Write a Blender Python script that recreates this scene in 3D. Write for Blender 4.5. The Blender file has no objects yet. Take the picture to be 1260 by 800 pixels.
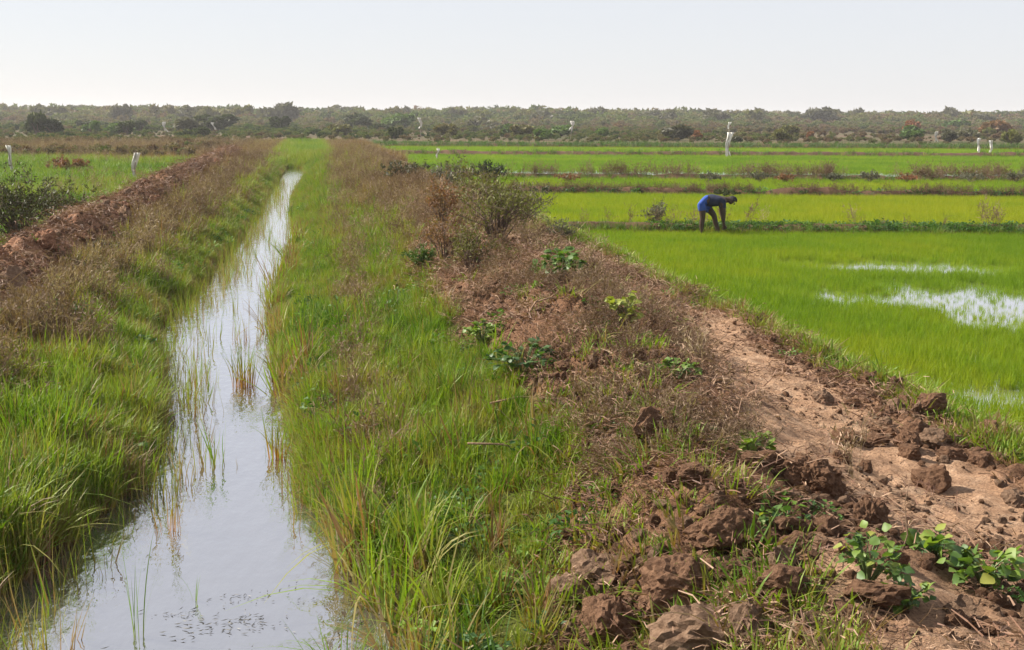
import bpy, bmesh, math, random
import numpy as np
from mathutils import Vector, Matrix, Euler, noise as mnoise

random.seed(7)
SC = bpy.context.scene
COL = SC.collection
R = math.radians

# ------------------------------------------------------------------ camera
# World: X across the canal (right positive), Y along the canal, water level 0.
CAM = Vector((0.0, 0.0, 3.0))
FPX = 1521.0                       # focal length in photo pixels (1260 wide)
YAW = R(9.2)                       # camera turned right of the canal axis
PITCH = math.atan((400 - 146) / FPX)
ROLL = R(0.3)
cam_d = bpy.data.cameras.new("camera")
cam_d.sensor_width = 36
cam_d.lens = 36 * FPX / 1260
cam_d.clip_start = 0.1
cam_d.clip_end = 20000
cam = bpy.data.objects.new("camera", cam_d)
COL.objects.link(cam)
fwd = Vector((math.sin(YAW) * math.cos(PITCH), math.cos(YAW) * math.cos(PITCH), -math.sin(PITCH)))
right0 = Vector((math.cos(YAW), -math.sin(YAW), 0))
up0 = right0.cross(fwd)
cr, sr = math.cos(ROLL), math.sin(ROLL)
right_v = right0 * cr + up0 * sr
up_v = up0 * cr - right0 * sr
M3 = Matrix((right_v, up_v, -fwd)).transposed()
cam.matrix_world = Matrix.Translation(CAM) @ M3.to_4x4()
SC.camera = cam

# ------------------------------------------------------------------ light
SUN_EL = 38.0
SUN_AZ = -62.0                     # degrees from +Y towards -X (left, slightly ahead)
az = R(SUN_AZ)
sdir = Vector((math.sin(az) * math.cos(R(SUN_EL)), math.cos(az) * math.cos(R(SUN_EL)), math.sin(R(SUN_EL))))
world = bpy.data.worlds.new("World")
SC.world = world
world.use_nodes = True
wn = world.node_tree
wn.nodes.clear()
sky = wn.nodes.new('ShaderNodeTexSky')
sky.sky_type = 'NISHITA'
sky.sun_disc = False
sky.sun_elevation = R(SUN_EL)
sky.sun_rotation = R(SUN_AZ)
sky.altitude = 0
sky.air_density = 1.0
sky.dust_density = 0.5
sky.ozone_density = 1.0
bg = wn.nodes.new('ShaderNodeBackground')
bg.inputs['Strength'].default_value = 0.10
wo = wn.nodes.new('ShaderNodeOutputWorld')
veil = wn.nodes.new('ShaderNodeMix')            # thin even high cloud whitening the whole sky
veil.data_type = 'RGBA'
veil.inputs[0].default_value = 0.88
veil.inputs[7].default_value = (3.3, 3.3, 3.52, 1)
wn.links.new(sky.outputs[0], veil.inputs[6])
wn.links.new(veil.outputs[2], bg.inputs[0])
wn.links.new(bg.outputs[0], wo.inputs[0])
sl = bpy.data.lights.new("sun", 'SUN')
sl.energy = 5.0
sl.angle = R(0.5)
sl.color = (1.0, 0.93, 0.82)
so = bpy.data.objects.new("sun", sl)
COL.objects.link(so)
so.rotation_euler = (-sdir).to_track_quat('-Z', 'Y').to_euler()
so.location = (-30, 20, 40)

HAZE = 0.0003
SC.view_settings.view_transform = 'Standard'
SC.view_settings.look = 'None'
SC.view_settings.exposure = 1.22
SC.view_settings.gamma = 1.0
SC.render.engine = 'CYCLES'
SC.cycles.use_denoising = True
SC.cycles.max_bounces = 6
SC.cycles.diffuse_bounces = 3
SC.cycles.glossy_bounces = 2
SC.cycles.transmission_bounces = 3
SC.cycles.volume_bounces = 0
SC.cycles.transparent_max_bounces = 4

# ------------------------------------------------------------------ helpers
def at(px, py, z=0.0):
    """Measure: the point at height z seen at photo pixel (px, py)."""
    d = fwd * FPX + right_v * (px - 630) + up_v * (400 - py)
    t = (z - CAM.z) / d.z
    return CAM + d * t

def at_dist(px, py, Y):
    d = fwd * FPX + right_v * (px - 630) + up_v * (400 - py)
    return CAM + d * (Y / d.y)

_c, _f, _r, _u = (np.array(v) for v in (CAM, fwd, right_v, up_v))
def project(P):
    q = P - _c
    dep = q @ _f
    dep = np.where(dep < 0.3, 1e-3, dep)
    return 630 + FPX * (q @ _r) / dep, 400 - FPX * (q @ _u) / dep, dep

def in_view(P, m=130, mb=170):
    u, v, dep = project(P)
    return (dep > 0.5) & (u > -m) & (u < 1260 + m) & (v < 800 + mb)

def hash2(ix, iy, seed):
    h = (ix.astype(np.int64) * 374761393 + iy.astype(np.int64) * 668265263 + seed * 1442695041) & 0xFFFFFFFF
    h = ((h ^ (h >> 13)) * 1274126177) & 0xFFFFFFFF
    h = (h ^ (h >> 16)) & 0xFFFFFFFF
    return h.astype(np.float64) / 4294967295.0

def vnoise(x, y, seed=0):
    x = np.asarray(x, float); y = np.asarray(y, float)
    ix = np.floor(x); iy = np.floor(y)
    fx = x - ix; fy = y - iy
    fx = fx * fx * (3 - 2 * fx); fy = fy * fy * (3 - 2 * fy)
    a = hash2(ix, iy, seed); b = hash2(ix + 1, iy, seed)
    c = hash2(ix, iy + 1, seed); d = hash2(ix + 1, iy + 1, seed)
    return (a * (1 - fx) + b * fx) * (1 - fy) + (c * (1 - fx) + d * fx) * fy

def fbm(x, y, f=1.0, o=4, seed=0, gain=0.5):
    s = 0; a = 1; n = 0
    for k in range(o):
        s = s + a * (vnoise(x * f, y * f, seed + k * 17) - 0.5)
        n += a; a *= gain; f *= 2.03
    return s / n * 2          # about -1..1

def sstep(a, b, x):
    t = np.clip((x - a) / (b - a), 0, 1)
    return t * t * (3 - 2 * t)

def tag(o, label=None, cat=None, group=None, kind=None):
    if label: o['label'] = label
    if cat: o['category'] = cat
    if group: o['group'] = group
    if kind: o['kind'] = kind
    return o

def mesh_obj(name, me, mat=None, parent=None):
    o = bpy.data.objects.new(name, me)
    COL.objects.link(o)
    if mat and not me.materials: me.materials.append(mat)
    if parent: o.parent = parent
    return o

def make_mesh(name, V, F, mat=None, t=None, smooth=False):
    me = bpy.data.meshes.new(name)
    me.from_pydata([tuple(v) for v in V], [], [tuple(f) for f in F])
    if t is not None:
        a = me.attributes.new('t', 'FLOAT', 'POINT')
        a.data.foreach_set('value', np.asarray(t, np.float32))
    if smooth:
        me.polygons.foreach_set('use_smooth', [True] * len(me.polygons))
    if mat: me.materials.append(mat)
    me.update()
    return me

def empty(name, loc, rz=0):
    o = bpy.data.objects.new(name, None)
    o.empty_display_size = 0.1
    COL.objects.link(o)
    o.location = loc; o.rotation_euler = (0, 0, rz)
    return o

# ------------------------------------------------------------------ materials
class NT:
    def __init__(s, name):
        s.m = bpy.data.materials.new(name); s.m.use_nodes = True
        s.t = s.m.node_tree; s.t.nodes.clear()
        s.out = s.n('ShaderNodeOutputMaterial')
    def n(s, typ, **kw):
        nd = s.t.nodes.new(typ)
        for k, v in kw.items(): setattr(nd, k, v)
        return nd
    def l(s, a, b): s.t.links.new(a, b)
    def ramp(s, fac, stops):
        r = s.n('ShaderNodeValToRGB')
        e = r.color_ramp.elements
        while len(e) > 1: e.remove(e[-1])
        e[0].position = stops[0][0]; e[0].color = (*stops[0][1], 1)
        for p, c in stops[1:]:
            x = e.new(p); x.color = (*c, 1)
        s.l(fac, r.inputs[0])
        return r.outputs[0]
    def math(s, op, a, b=None, clamp=False):
        m = s.n('ShaderNodeMath', operation=op, use_clamp=clamp)
        for i, v in enumerate((a, b)):
            if v is None: continue
            if isinstance(v, (int, float)): m.inputs[i].default_value = v
            else: s.l(v, m.inputs[i])
        return m.outputs[0]
    def mix(s, fac, a, b, blend='MIX'):
        m = s.n('ShaderNodeMix', data_type='RGBA', blend_type=blend)
        if isinstance(fac, (int, float)): m.inputs[0].default_value = fac
        else: s.l(fac, m.inputs[0])
        for i, v in ((6, a), (7, b)):
            if isinstance(v, tuple): m.inputs[i].default_value = (*v, 1)
            else: s.l(v, m.inputs[i])
        return m.outputs[2]
    def attr(s, name, typ='GEOMETRY'):
        a = s.n('ShaderNodeAttribute', attribute_name=name, attribute_type=typ)
        return a.outputs['Fac']
    def noise(s, scale, detail=4, rough=0.6, vec=None, dim='3D'):
        t = s.n('ShaderNodeTexNoise', noise_dimensions=dim)
        t.inputs['Scale'].default_value = scale; t.inputs['Detail'].default_value = detail
        t.inputs['Roughness'].default_value = rough
        if vec is not None: s.l(vec, t.inputs['Vector'])
        return t.outputs[0]

def foliage_mat(name, stops, base_col=None, base_amt=0.0, base_top=0.35, transl=0.35, rand=0.22, src='INSTANCER',
                rough=0.55, spec=0.25):
    """Leaf material: colour runs along the tint ramp; tint comes per plant."""
    k = NT(name)
    oi = k.n('ShaderNodeObjectInfo')
    rnd = k.math('MULTIPLY', k.math('SUBTRACT', oi.outputs['Random'], 0.5), rand)
    if src == 'INSTANCER':
        tint = k.math('ADD', k.attr('tint', 'INSTANCER'), rnd, True)
    elif src == 'LEAF':
        tint = k.math('ADD', k.attr('tint'), rnd, True)
    else:
        tint = k.math('ADD', 0.5, rnd, True)
    col = k.ramp(tint, stops)
    if base_amt:
        mr = k.n('ShaderNodeMapRange')
        mr.inputs[1].default_value = 0.0; mr.inputs[2].default_value = base_top
        mr.inputs[3].default_value = base_amt; mr.inputs[4].default_value = 0.0
        k.l(k.attr('t'), mr.inputs[0])
        col = k.mix(mr.outputs[0], col, base_col)
    p = k.n('ShaderNodeBsdfPrincipled')
    p.inputs['Roughness'].default_value = rough
    p.inputs['Specular IOR Level'].default_value = spec
    k.l(col, p.inputs['Base Color'])
    tr = k.n('ShaderNodeBsdfTranslucent')
    tc = k.mix(1.0, col, (1.15, 1.25, 0.45), 'MULTIPLY')
    k.l(tc, tr.inputs['Color'])
    ms = k.n('ShaderNodeMixShader'); ms.inputs[0].default_value = transl
    k.l(p.outputs[0], ms.inputs[1]); k.l(tr.outputs[0], ms.inputs[2])
    k.l(ms.outputs[0], k.out.inputs[0])
    return k.m

def simple_mat(name, col, rough=0.8, var=0.25, scale=20, bump=0.0, spec=0.3, col2=None):
    k = NT(name)
    tc = k.n('ShaderNodeTexCoord').outputs['Object']
    nz = k.noise(scale, 5, 0.65, tc)
    c2 = col2 or tuple(c * (1 - var) for c in col)
    c = k.ramp(nz, [(0.3, c2), (0.7, col)])
    p = k.n('ShaderNodeBsdfPrincipled')
    p.inputs['Roughness'].default_value = rough
    p.inputs['Specular IOR Level'].default_value = spec
    k.l(c, p.inputs['Base Color'])
    if bump:
        b = k.n('ShaderNodeBump'); b.inputs['Strength'].default_value = bump
        b.inputs['Distance'].default_value = 0.02
        k.l(k.noise(scale * 2.5, 6, 0.7, tc), b.inputs['Height']); k.l(b.outputs[0], p.inputs['Normal'])
    k.l(p.outputs[0], k.out.inputs[0])
    return k.m

GRASS = [(0.0, (0.17, 0.085, 0.045)), (0.2, (0.21, 0.145, 0.08)), (0.42, (0.21, 0.225, 0.035)),
         (0.62, (0.145, 0.225, 0.018)), (0.82, (0.065, 0.135, 0.010)), (1.0, (0.035, 0.075, 0.014))]
RICE = [(0.0, (0.25, 0.27, 0.016)), (0.5, (0.135, 0.215, 0.014)), (1.0, (0.055, 0.12, 0.012))]
DEAD = [(0.0, (0.11, 0.065, 0.045)), (0.5, (0.20, 0.135, 0.095)), (1.0, (0.34, 0.26, 0.17))]
M_grass = foliage_mat('grass_blade', GRASS, (0.20, 0.075, 0.025), 0.75, 0.4)
M_rice = foliage_mat('rice_blade', RICE, (0.16, 0.16, 0.02), 0.5, 0.4, transl=0.45, rand=0.3, spec=.08)
M_dead = foliage_mat('dead_stalk', DEAD, transl=0.2, rand=0.7, spec=0.1)
M_straw = foliage_mat('dry_straw', [(0.0, (0.10, 0.05, 0.034)), (0.5, (0.20, 0.11, 0.07)), (1.0, (0.38, 0.26, 0.175))],
                      transl=0.1, rand=0.9, spec=0.15)
WEED = [(0.0, (0.10, 0.17, 0.02)), (0.5, (0.055, 0.12, 0.02)), (1.0, (0.03, 0.065, 0.02))]
M_weed = foliage_mat('weed_leaf', [(a, tuple(q * 1.25 for q in c)) for a, c in WEED], transl=0.3, rand=0.7, rough=0.55, spec=0.2)
M_leaf = foliage_mat('broad_leaf', [(0.0, (0.30, 0.27, 0.06)), (0.16, (0.17, 0.24, 0.04)), (0.5, (0.10, 0.17, 0.035)), (1.0, (0.045, 0.095, 0.03))],
                     transl=0.35, rand=0.9, src='OBJ', rough=0.5, spec=0.3)
SCRUB = [(0.0, (0.125, 0.078, 0.052)), (0.25, (0.135, 0.105, 0.065)), (0.5, (0.12, 0.12, 0.05)),
         (0.75, (0.09, 0.12, 0.032)), (1.0, (0.035, 0.055, 0.02))]
M_scrub = foliage_mat('scrub_leaf', SCRUB, transl=0.3, rand=0.4, spec=0.03)
M_shrub = {}
for nm, st in (('dark', [(0, (0.03, 0.042, 0.018)), (1, (0.055, 0.07, 0.022))]),
               ('olive', [(0, (0.12, 0.10, 0.035)), (1, (0.13, 0.14, 0.035))]),
               ('rusty', [(0, (0.22, 0.09, 0.045)), (1, (0.17, 0.11, 0.05))]),
               ('green', [(0, (0.06, 0.11, 0.025)), (1, (0.10, 0.16, 0.03))]),
               ('darkolive', [(0, (0.045, 0.05, 0.02)), (1, (0.08, 0.082, 0.028))]),
               ('grey', [(0, (0.085, 0.085, 0.06)), (1, (0.12, 0.115, 0.075))])):
    M_shrub[nm] = foliage_mat('shrub_leaf_' + nm, st, transl=0.22, rand=0.9, src='LEAF', spec=0.15)
M_bark = simple_mat('shrub_bark', (0.16, 0.11, 0.08), 0.9, 0.5, 30)
M_clod = simple_mat('clod_soil', (0.20, 0.115, 0.07), 0.95, 0.6, 5, 1.0, 0.05, (0.075, 0.04, 0.025))
M_clod2 = simple_mat('clod_soil_pale', (0.25, 0.165, 0.11), 0.95, 0.5, 5, 1.0, 0.05, (0.11, 0.065, 0.042))
M_clod3 = simple_mat('clod_soil_red', (0.31, 0.165, 0.10), 0.95, 0.5, 5, 1.0, 0.05, (0.13, 0.062, 0.038))
M_stem = simple_mat('green_stem', (0.11, 0.15, 0.05), 0.6, 0.3, 20)
M_twig = simple_mat('dry_twig', (0.30, 0.20, 0.13), 0.9, 0.5, 25, 0.4, 0.1)
M_post = simple_mat('weathered_post', (0.42, 0.36, 0.28), 0.9, 0.4, 8, 0.3, 0.1)
M_cloth = simple_mat('white_cloth', (0.80, 0.79, 0.74), 0.8, 0.08, 4, col2=(0.52, 0.48, 0.40))

def ground_mat():
    k = NT('ground_soil')
    g = k.n('ShaderNodeNewGeometry').outputs['Position']
    soil = k.ramp(k.noise(7, 8, 0.7, g), [(0.25, (0.085, 0.043, 0.025)), (0.5, (0.18, 0.097, 0.056)), (0.75, (0.29, 0.175, 0.107))])
    path = k.ramp(k.noise(5, 8, 0.68, g), [(0.25, (0.22, 0.125, 0.075)), (0.5, (0.385, 0.24, 0.15)), (0.75, (0.48, 0.33, 0.225))])
    green = k.ramp(k.noise(2.5, 8, 0.7, g), [(0.3, (0.075, 0.06, 0.028)), (0.5, (0.085, 0.095, 0.02)), (0.7, (0.11, 0.14, 0.018))])
    mud = k.ramp(k.noise(9, 6, 0.7, g), [(0.3, (0.04, 0.026, 0.017)), (0.7, (0.10, 0.065, 0.042))])
    far = k.ramp(k.noise(0.035, 8, 0.7, g), [(0.36, (0.05, 0.058, 0.02)), (0.5, (0.08, 0.066, 0.036)), (0.62, (0.125, 0.078, 0.05))])
    c = k.mix(k.attr('path'), soil, path)
    spk = k.ramp(k.noise(55, 4, 0.75, g), [(0.36, (0.45, 0.42, 0.40)), (0.5, (1.0, 1.0, 1.0)), (0.66, (1.35, 1.3, 1.2))])
    c = k.mix(0.85, c, spk, 'MULTIPLY')
    bermc = k.ramp(k.noise(6, 8, 0.7, g), [(0.3, (0.15, 0.07, 0.04)), (0.5, (0.30, 0.155, 0.09)), (0.7, (0.40, 0.24, 0.15))])
    c = k.mix(k.attr('berm'), c, bermc)
    c = k.mix(k.attr('green'), c, green)
    c = k.mix(k.attr('mud'), c, mud)
    c = k.mix(k.attr('far'), c, far)
    p = k.n('ShaderNodeBsdfPrincipled')
    p.inputs['Roughness'].default_value = 0.95
    p.inputs['Specular IOR Level'].default_value = 0.1
    k.l(c, p.inputs['Base Color'])
    b = k.n('ShaderNodeBump'); b.inputs['Strength'].default_value = 1.0; b.inputs['Distance'].default_value = 0.05
    k.l(k.noise(16, 8, 0.75, g), b.inputs['Height'])
    b2 = k.n('ShaderNodeBump'); b2.inputs['Strength'].default_value = 0.9; b2.inputs['Distance'].default_value = 0.015
    k.l(k.noise(48, 5, 0.7, g), b2.inputs['Height']); k.l(b.outputs[0], b2.inputs['Normal'])
    k.l(b2.outputs[0], p.inputs['Normal'])
    k.l(p.outputs[0], k.out.inputs[0])
    return k.m

def water_mat(name, body, ior, wave=0.02, sc=(3, 1.2, 1), shine=0.45):
    k = NT(name)
    g = k.n('ShaderNodeNewGeometry').outputs['Position']
    mp = k.n('ShaderNodeMapping'); mp.inputs['Scale'].default_value = sc
    k.l(g, mp.inputs['Vector'])
    p = k.n('ShaderNodeBsdfPrincipled')
    p.inputs['Roughness'].default_value = 0.03
    p.inputs['IOR'].default_value = ior
    nz = k.noise(1.2, 4, 0.6, mp.outputs[0])
    col = k.ramp(nz, [(0.3, tuple(v * 0.8 for v in body)), (0.7, body)])
    k.l(col, p.inputs['Base Color'])
    b = k.n('ShaderNodeBump'); b.inputs['Strength'].default_value = 0.35; b.inputs['Distance'].default_value = wave
    k.l(k.noise(3.0, 3, 0.5, mp.outputs[0]), b.inputs['Height'])
    k.l(b.outputs[0], p.inputs['Normal'])
    gl = k.n('ShaderNodeBsdfGlossy'); gl.inputs['Roughness'].default_value = 0.04
    gl.inputs['Color'].default_value = (0.95, 0.95, 0.97, 1)
    k.l(b.outputs[0], gl.inputs['Normal'])
    lw = k.n('ShaderNodeFresnel'); lw.inputs['IOR'].default_value = 1.45
    fac = k.math('ADD', k.math('MULTIPLY', lw.outputs[0], 0.6), shine, True)
    ms = k.n('ShaderNodeMixShader'); k.l(fac, ms.inputs[0])
    k.l(p.outputs[0], ms.inputs[1]); k.l(gl.outputs[0], ms.inputs[2])
    k.l(ms.outputs[0], k.out.inputs[0])
    return k.m

# ------------------------------------------------------------------ ground shape
LE = [(-40, 770), (48, 690), (125, 640), (178, 590), (205, 540), (215, 470), (205, 410), (262, 345), (300, 300),
      (326, 265), (338, 243), (346, 226), (358, 207)]
RE = [(500, 800), (480, 750), (440, 690), (375, 620), (362, 560), (358, 500), (345, 450), (331, 400), (334, 360),
      (350, 320), (358, 290), (352, 262), (354, 240), (371, 216), (367, 205)]
def edge(pts):
    w = sorted(((p.y, p.x) for p in (at(a, b, 0) for a, b in pts)))
    return np.array([q[0] for q in w]), np.array([q[1] for q in w])
LY, LX = edge(LE); RY, RX = edge(RE)
YEND = 79.0
def xl_f(y):
    v = np.interp(y, LY, LX) + 0.09 * fbm(y, y * 0 + 3, 1.4, 3, 5)
    return np.where(y > YEND, -0.9, v - np.interp(y, [9, 14, 30, 45, 78], [0, .15, .15, .25, .25]))
def xr_f(y):
    v = np.interp(y, RY, RX) + 0.07 * fbm(y, y * 0 + 9, 1.6, 3, 8)
    return np.where(y > YEND, -0.9, v + np.interp(y, [9, 20, 45, 78], [0, .05, .15, .2]))
XC_L = -4.25
def crest_r(y): return np.interp(y, [4, 9, 15, 30], [2.05, 2.4, 2.6, 2.95])
def path_l(y): return np.interp(y, [4, 6.4, 8.9, 11.2, 15, 20], [1.8, 2.4, 3.1, 3.6, 4.5, 4.9]) + 0.12 * fbm(y, y * 0 + 1, 1.1, 3, 21)
def path_r(y): return np.interp(y, [4, 8.9, 11.2, 15, 20], [5.4, 5.0, 5.15, 5.45, 5.6]) + 0.12 * fbm(y, y * 0 + 5, 1.2, 3, 22)
FIELD_X = 6.05

def profile(x, y):
    xl = xl_f(y); xr = xr_f(y)
    xl_ = np.minimum(xl, -0.9); xr_ = np.maximum(xr, -0.9)
    # left bank
    t = np.clip((xl_ - x) / (xl_ - XC_L), 0, 1)
    zl = np.interp(t, [0, .05, .2, .5, .75, 1], [-.03, .10, .22, .42, .62, 1.04])
    b = XC_L - x
    berm = np.interp(b, [0, .25, .8, 1.5], [1.04, 1.0, .5, .06])
    zl = np.where(x < XC_L, berm, zl)
    zl = zl + np.interp(y, [20, 35, 70], [0, .18, .22]) * sstep(.72, 1, t) * np.interp(b, [.25, 1.5], [1, 0])
    fadeL = sstep(85, 70, y)
    zl = zl * fadeL + 0.06 * (1 - fadeL)
    # right bank
    xc = crest_r(y)
    t = np.clip((x - xr_) / (xc - xr_), 0, 1)
    zr = np.interp(t, [0, .05, .25, .6, .85, 1], [-.03, .10, .22, .42, .66, .80])
    up = np.interp(y, [6, 9, 14, 28, 45], [0, .10, .30, .30, .1])
    zr = zr + up * sstep(.45, .95, t)
    u = np.interp(x - xc, [0, .5, 1.1, 1.7, 2.3], [.80, .78, .62, .44, .40]) + up * np.interp(x - xc, [0, .5, 1.1, 1.7, 2.3, 2.8], [1, 1, .8, .25, .15, 0])
    zr = np.where(x > xc, u, zr)
    ed = FIELD_X + 0.15 * fbm(y, y * 0 + 7, 0.9, 3, 31)
    k = sstep(ed - 0.45, ed + 0.15, x)
    zr = zr * (1 - k) + (-0.07) * k
    fadeR = sstep(95, 75, y)
    zr = zr * fadeR + np.where(x > FIELD_X, -0.07, 0.06) * (1 - fadeR)
    z = np.where(x < xl_, zl, zr)
    inw = (x >= xl_) & (x <= xr_) & (y < YEND)
    m = np.clip(np.minimum(x - xl_, xr_ - x), 0, 1)
    z = np.where(inw, -0.03 - 0.35 * np.clip(m * 2, 0, 1), z)
    # beyond the paddies, scrub land
    s = sstep(139, 142, y)
    z = z * (1 - s) + 0.12 * s
    return z, xl_, xr_, xc, inw

def masks(x, y):
    z, xl, xr, xc, inw = profile(x, y)
    n1 = fbm(x, y, 0.8, 4, 41); n2 = fbm(x, y, 2.2, 3, 43)
    near = sstep(95, 75, y)
    lsoil = sstep(-3.5, -3.95, x + 0.35 * n1) * sstep(-5.9, -5.3, x + 0.3 * n1)
    soil_start = xc - np.interp(y, [5, 6.5, 8.5, 11, 14, 20, 30, 40], [1.35, 1.1, 0.6, 0.6, 0.9, 1.1, .75, .4]) + 0.4 * n1
    rsoil = sstep(-.12, .12, x - soil_start) * (1 - sstep(FIELD_X - 0.55, FIELD_X - 0.2, x + 0.3 * n2))
    rsoil = rsoil * np.interp(y, [20, 32, 60], [1, .75, .35])
    soil = np.maximum(lsoil, rsoil) * near
    pth = sstep(0, .35, x - path_l(y) + 0.15 * n2) * sstep(0, .3, path_r(y) - x + 0.15 * n2) * sstep(18, 14.5, y) * soil * (1 - .6 * sstep(10.2, 8.6, y) * sstep(-.15, .35, n1))
    mud = np.where((x > FIELD_X - 0.1) & (y < 140), 1.0, 0.0)
    wet = sstep(0.16, 0.02, z) * (x > -6) * (x < 3) * (y < YEND + 2)
    mud = np.maximum(mud, wet)
    far = sstep(120, 145, y) + sstep(-25, -60, x) * 0.5
    return soil, pth, mud, np.clip(far, 0, 1), z, xl, xr, xc, inw

def H(x, y):
    x = np.asarray(x, float); y = np.asarray(y, float)
    soil, pth, mud, far, z, xl, xr, xc, inw = masks(x, y)
    near = sstep(100, 60, y)
    big = fbm(x, y, 0.9, 3, 51)
    mid = fbm(x, y, 3.2, 4, 53, 0.6)
    rough = np.abs(fbm(x, y, 4.5, 4, 57, 0.62))
    amp = soil * (1 - 0.8 * pth)
    amp = amp * (1 - .6 * pth)
    dz = 0.16 * big * amp + 0.12 * mid * amp + 0.15 * rough * amp + 0.03 * mid * pth + 0.035 * fbm(x, y, 8.5, 2, 59) * soil
    gr = (1 - soil) * (~inw) * (x > -8) * (x < FIELD_X - 0.3)
    dz = dz + gr * (0.05 * big + 0.03 * mid) * sstep(0.05, 0.25, z)
    return z + dz * near
def h1(x, y): return float(H(np.array([x]), np.array([y]))[0])
def on(px, py, z0=0.4):
    """Point on the ground seen at a photo pixel (iterated)."""
    z = z0
    for _ in range(12):
        p = at(px, py, z); z = 0.5 * z + 0.5 * h1(p.x, p.y)
    p = at(px, py, z)
    return Vector((p.x, p.y, h1(p.x, p.y)))

def axis(lo_core, hi_core, step, lo, hi, g):
    a = list(np.arange(lo_core, hi_core + 1e-6, step))
    s = step; v = a[-1]
    while v < hi: s *= g; v += s; a.append(v)
    s = step; v = a[0]; b = []
    while v > lo: s *= g; v -= s; b.append(v)
    return np.clip(np.array(b[::-1] + a), lo, hi)
gx = axis(-5.2, 6.8, 0.05, -1500, 1500, 1.075)
gy = axis(4.6, 13.5, 0.05, -40, 2600, 1.022)
GX, GY = np.meshgrid(gx, gy)
gz = H(GX.ravel(), GY.ravel())
soil, pth, mud, far = masks(GX.ravel(), GY.ravel())[:4]
nx, ny = len(gx), len(gy)
V = np.column_stack([GX.ravel(), GY.ravel(), gz])
i = np.arange(nx * ny).reshape(ny, nx)
F = np.stack([i[:-1, :-1], i[:-1, 1:], i[1:, 1:], i[1:, :-1]], -1).reshape(-1, 4)
gm = bpy.data.meshes.new('ground')
gm.vertices.add(len(V)); gm.vertices.foreach_set('co', V.ravel().astype(np.float32))
gm.loops.add(F.size); gm.loops.foreach_set('vertex_index', F.ravel().astype(np.int32))
gm.polygons.add(len(F)); gm.polygons.foreach_set('loop_start', np.arange(0, F.size, 4, dtype=np.int32))
gm.update(calc_edges=True)
gm.polygons.foreach_set('use_smooth', np.ones(len(F), bool))
for nm, v in (('path', pth), ('green', 1 - soil), ('mud', mud), ('far', far), ('berm', soil * (GX.ravel() < -3))):
    a = gm.attributes.new(nm, 'FLOAT', 'POINT'); a.data.foreach_set('value', v.astype(np.float32))
ground = mesh_obj('ground', gm, ground_mat())
tag(ground, kind='structure')

def quad_sheet(name, x0, x1, y0, y1, z, mat):
    me = make_mesh(name, [(x0, y0, z), (x1, y0, z), (x1, y1, z), (x0, y1, z)], [(0, 1, 2, 3)], mat)
    return tag(mesh_obj(name, me), kind='structure')
M_canal = water_mat('canal_water', (0.075, 0.073, 0.07), 1.4, 0.03)
M_padwater = water_mat('paddy_water', (0.16, 0.15, 0.11), 1.6, 0.008)
quad_sheet('canal_water', -3.2, 1.6, -6, 79.5, 0.0, M_canal)
quad_sheet('paddy_water', FIELD_X - 0.3, 130, 3, 140.5, -0.035, M_padwater)

# ------------------------------------------------------------------ scatter machinery
def scatter_group():
    g = bpy.data.node_groups.new('scatter_plants', 'GeometryNodeTree')
    g.interface.new_socket('Geometry', in_out='INPUT', socket_type='NodeSocketGeometry')
    sc_ = g.interface.new_socket('Plants', in_out='INPUT', socket_type='NodeSocketCollection')
    g.interface.new_socket('Geometry', in_out='OUTPUT', socket_type='NodeSocketGeometry')
    N = g.nodes.new
    gi = N('NodeGroupInput'); go = N('NodeGroupOutput')
    ci = N('GeometryNodeCollectionInfo')
    ci.inputs['Separate Children'].default_value = True
    ci.inputs['Reset Children'].default_value = True
    ip = N('GeometryNodeInstanceOnPoints')
    ip.inputs['Pick Instance'].default_value = True
    def na(name, typ):
        n = N('GeometryNodeInputNamedAttribute'); n.data_type = typ
        n.inputs['Name'].default_value = name
        return n.outputs[0]
    L = g.links.new
    L(gi.outputs[0], ip.inputs['Points']); L(gi.outputs[1], ci.inputs['Collection'])
    L(ci.outputs[0], ip.inputs['Instance'])
    L(na('pick', 'INT'), ip.inputs['Instance Index'])
    L(na('rot', 'FLOAT_VECTOR'), ip.inputs['Rotation'])
    L(na('scl', 'FLOAT_VECTOR'), ip.inputs['Scale'])
    L(ip.outputs[0], go.inputs[0])
    return g, sc_.identifier
SG, SG_ID = scatter_group()
def proto_set(name, meshes):
    c = bpy.data.collections.new(name)
    for k, me in enumerate(meshes):
        c.objects.link(bpy.data.objects.new('%s_%02d' % (name, k), me))
    return c, len(meshes)

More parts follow.
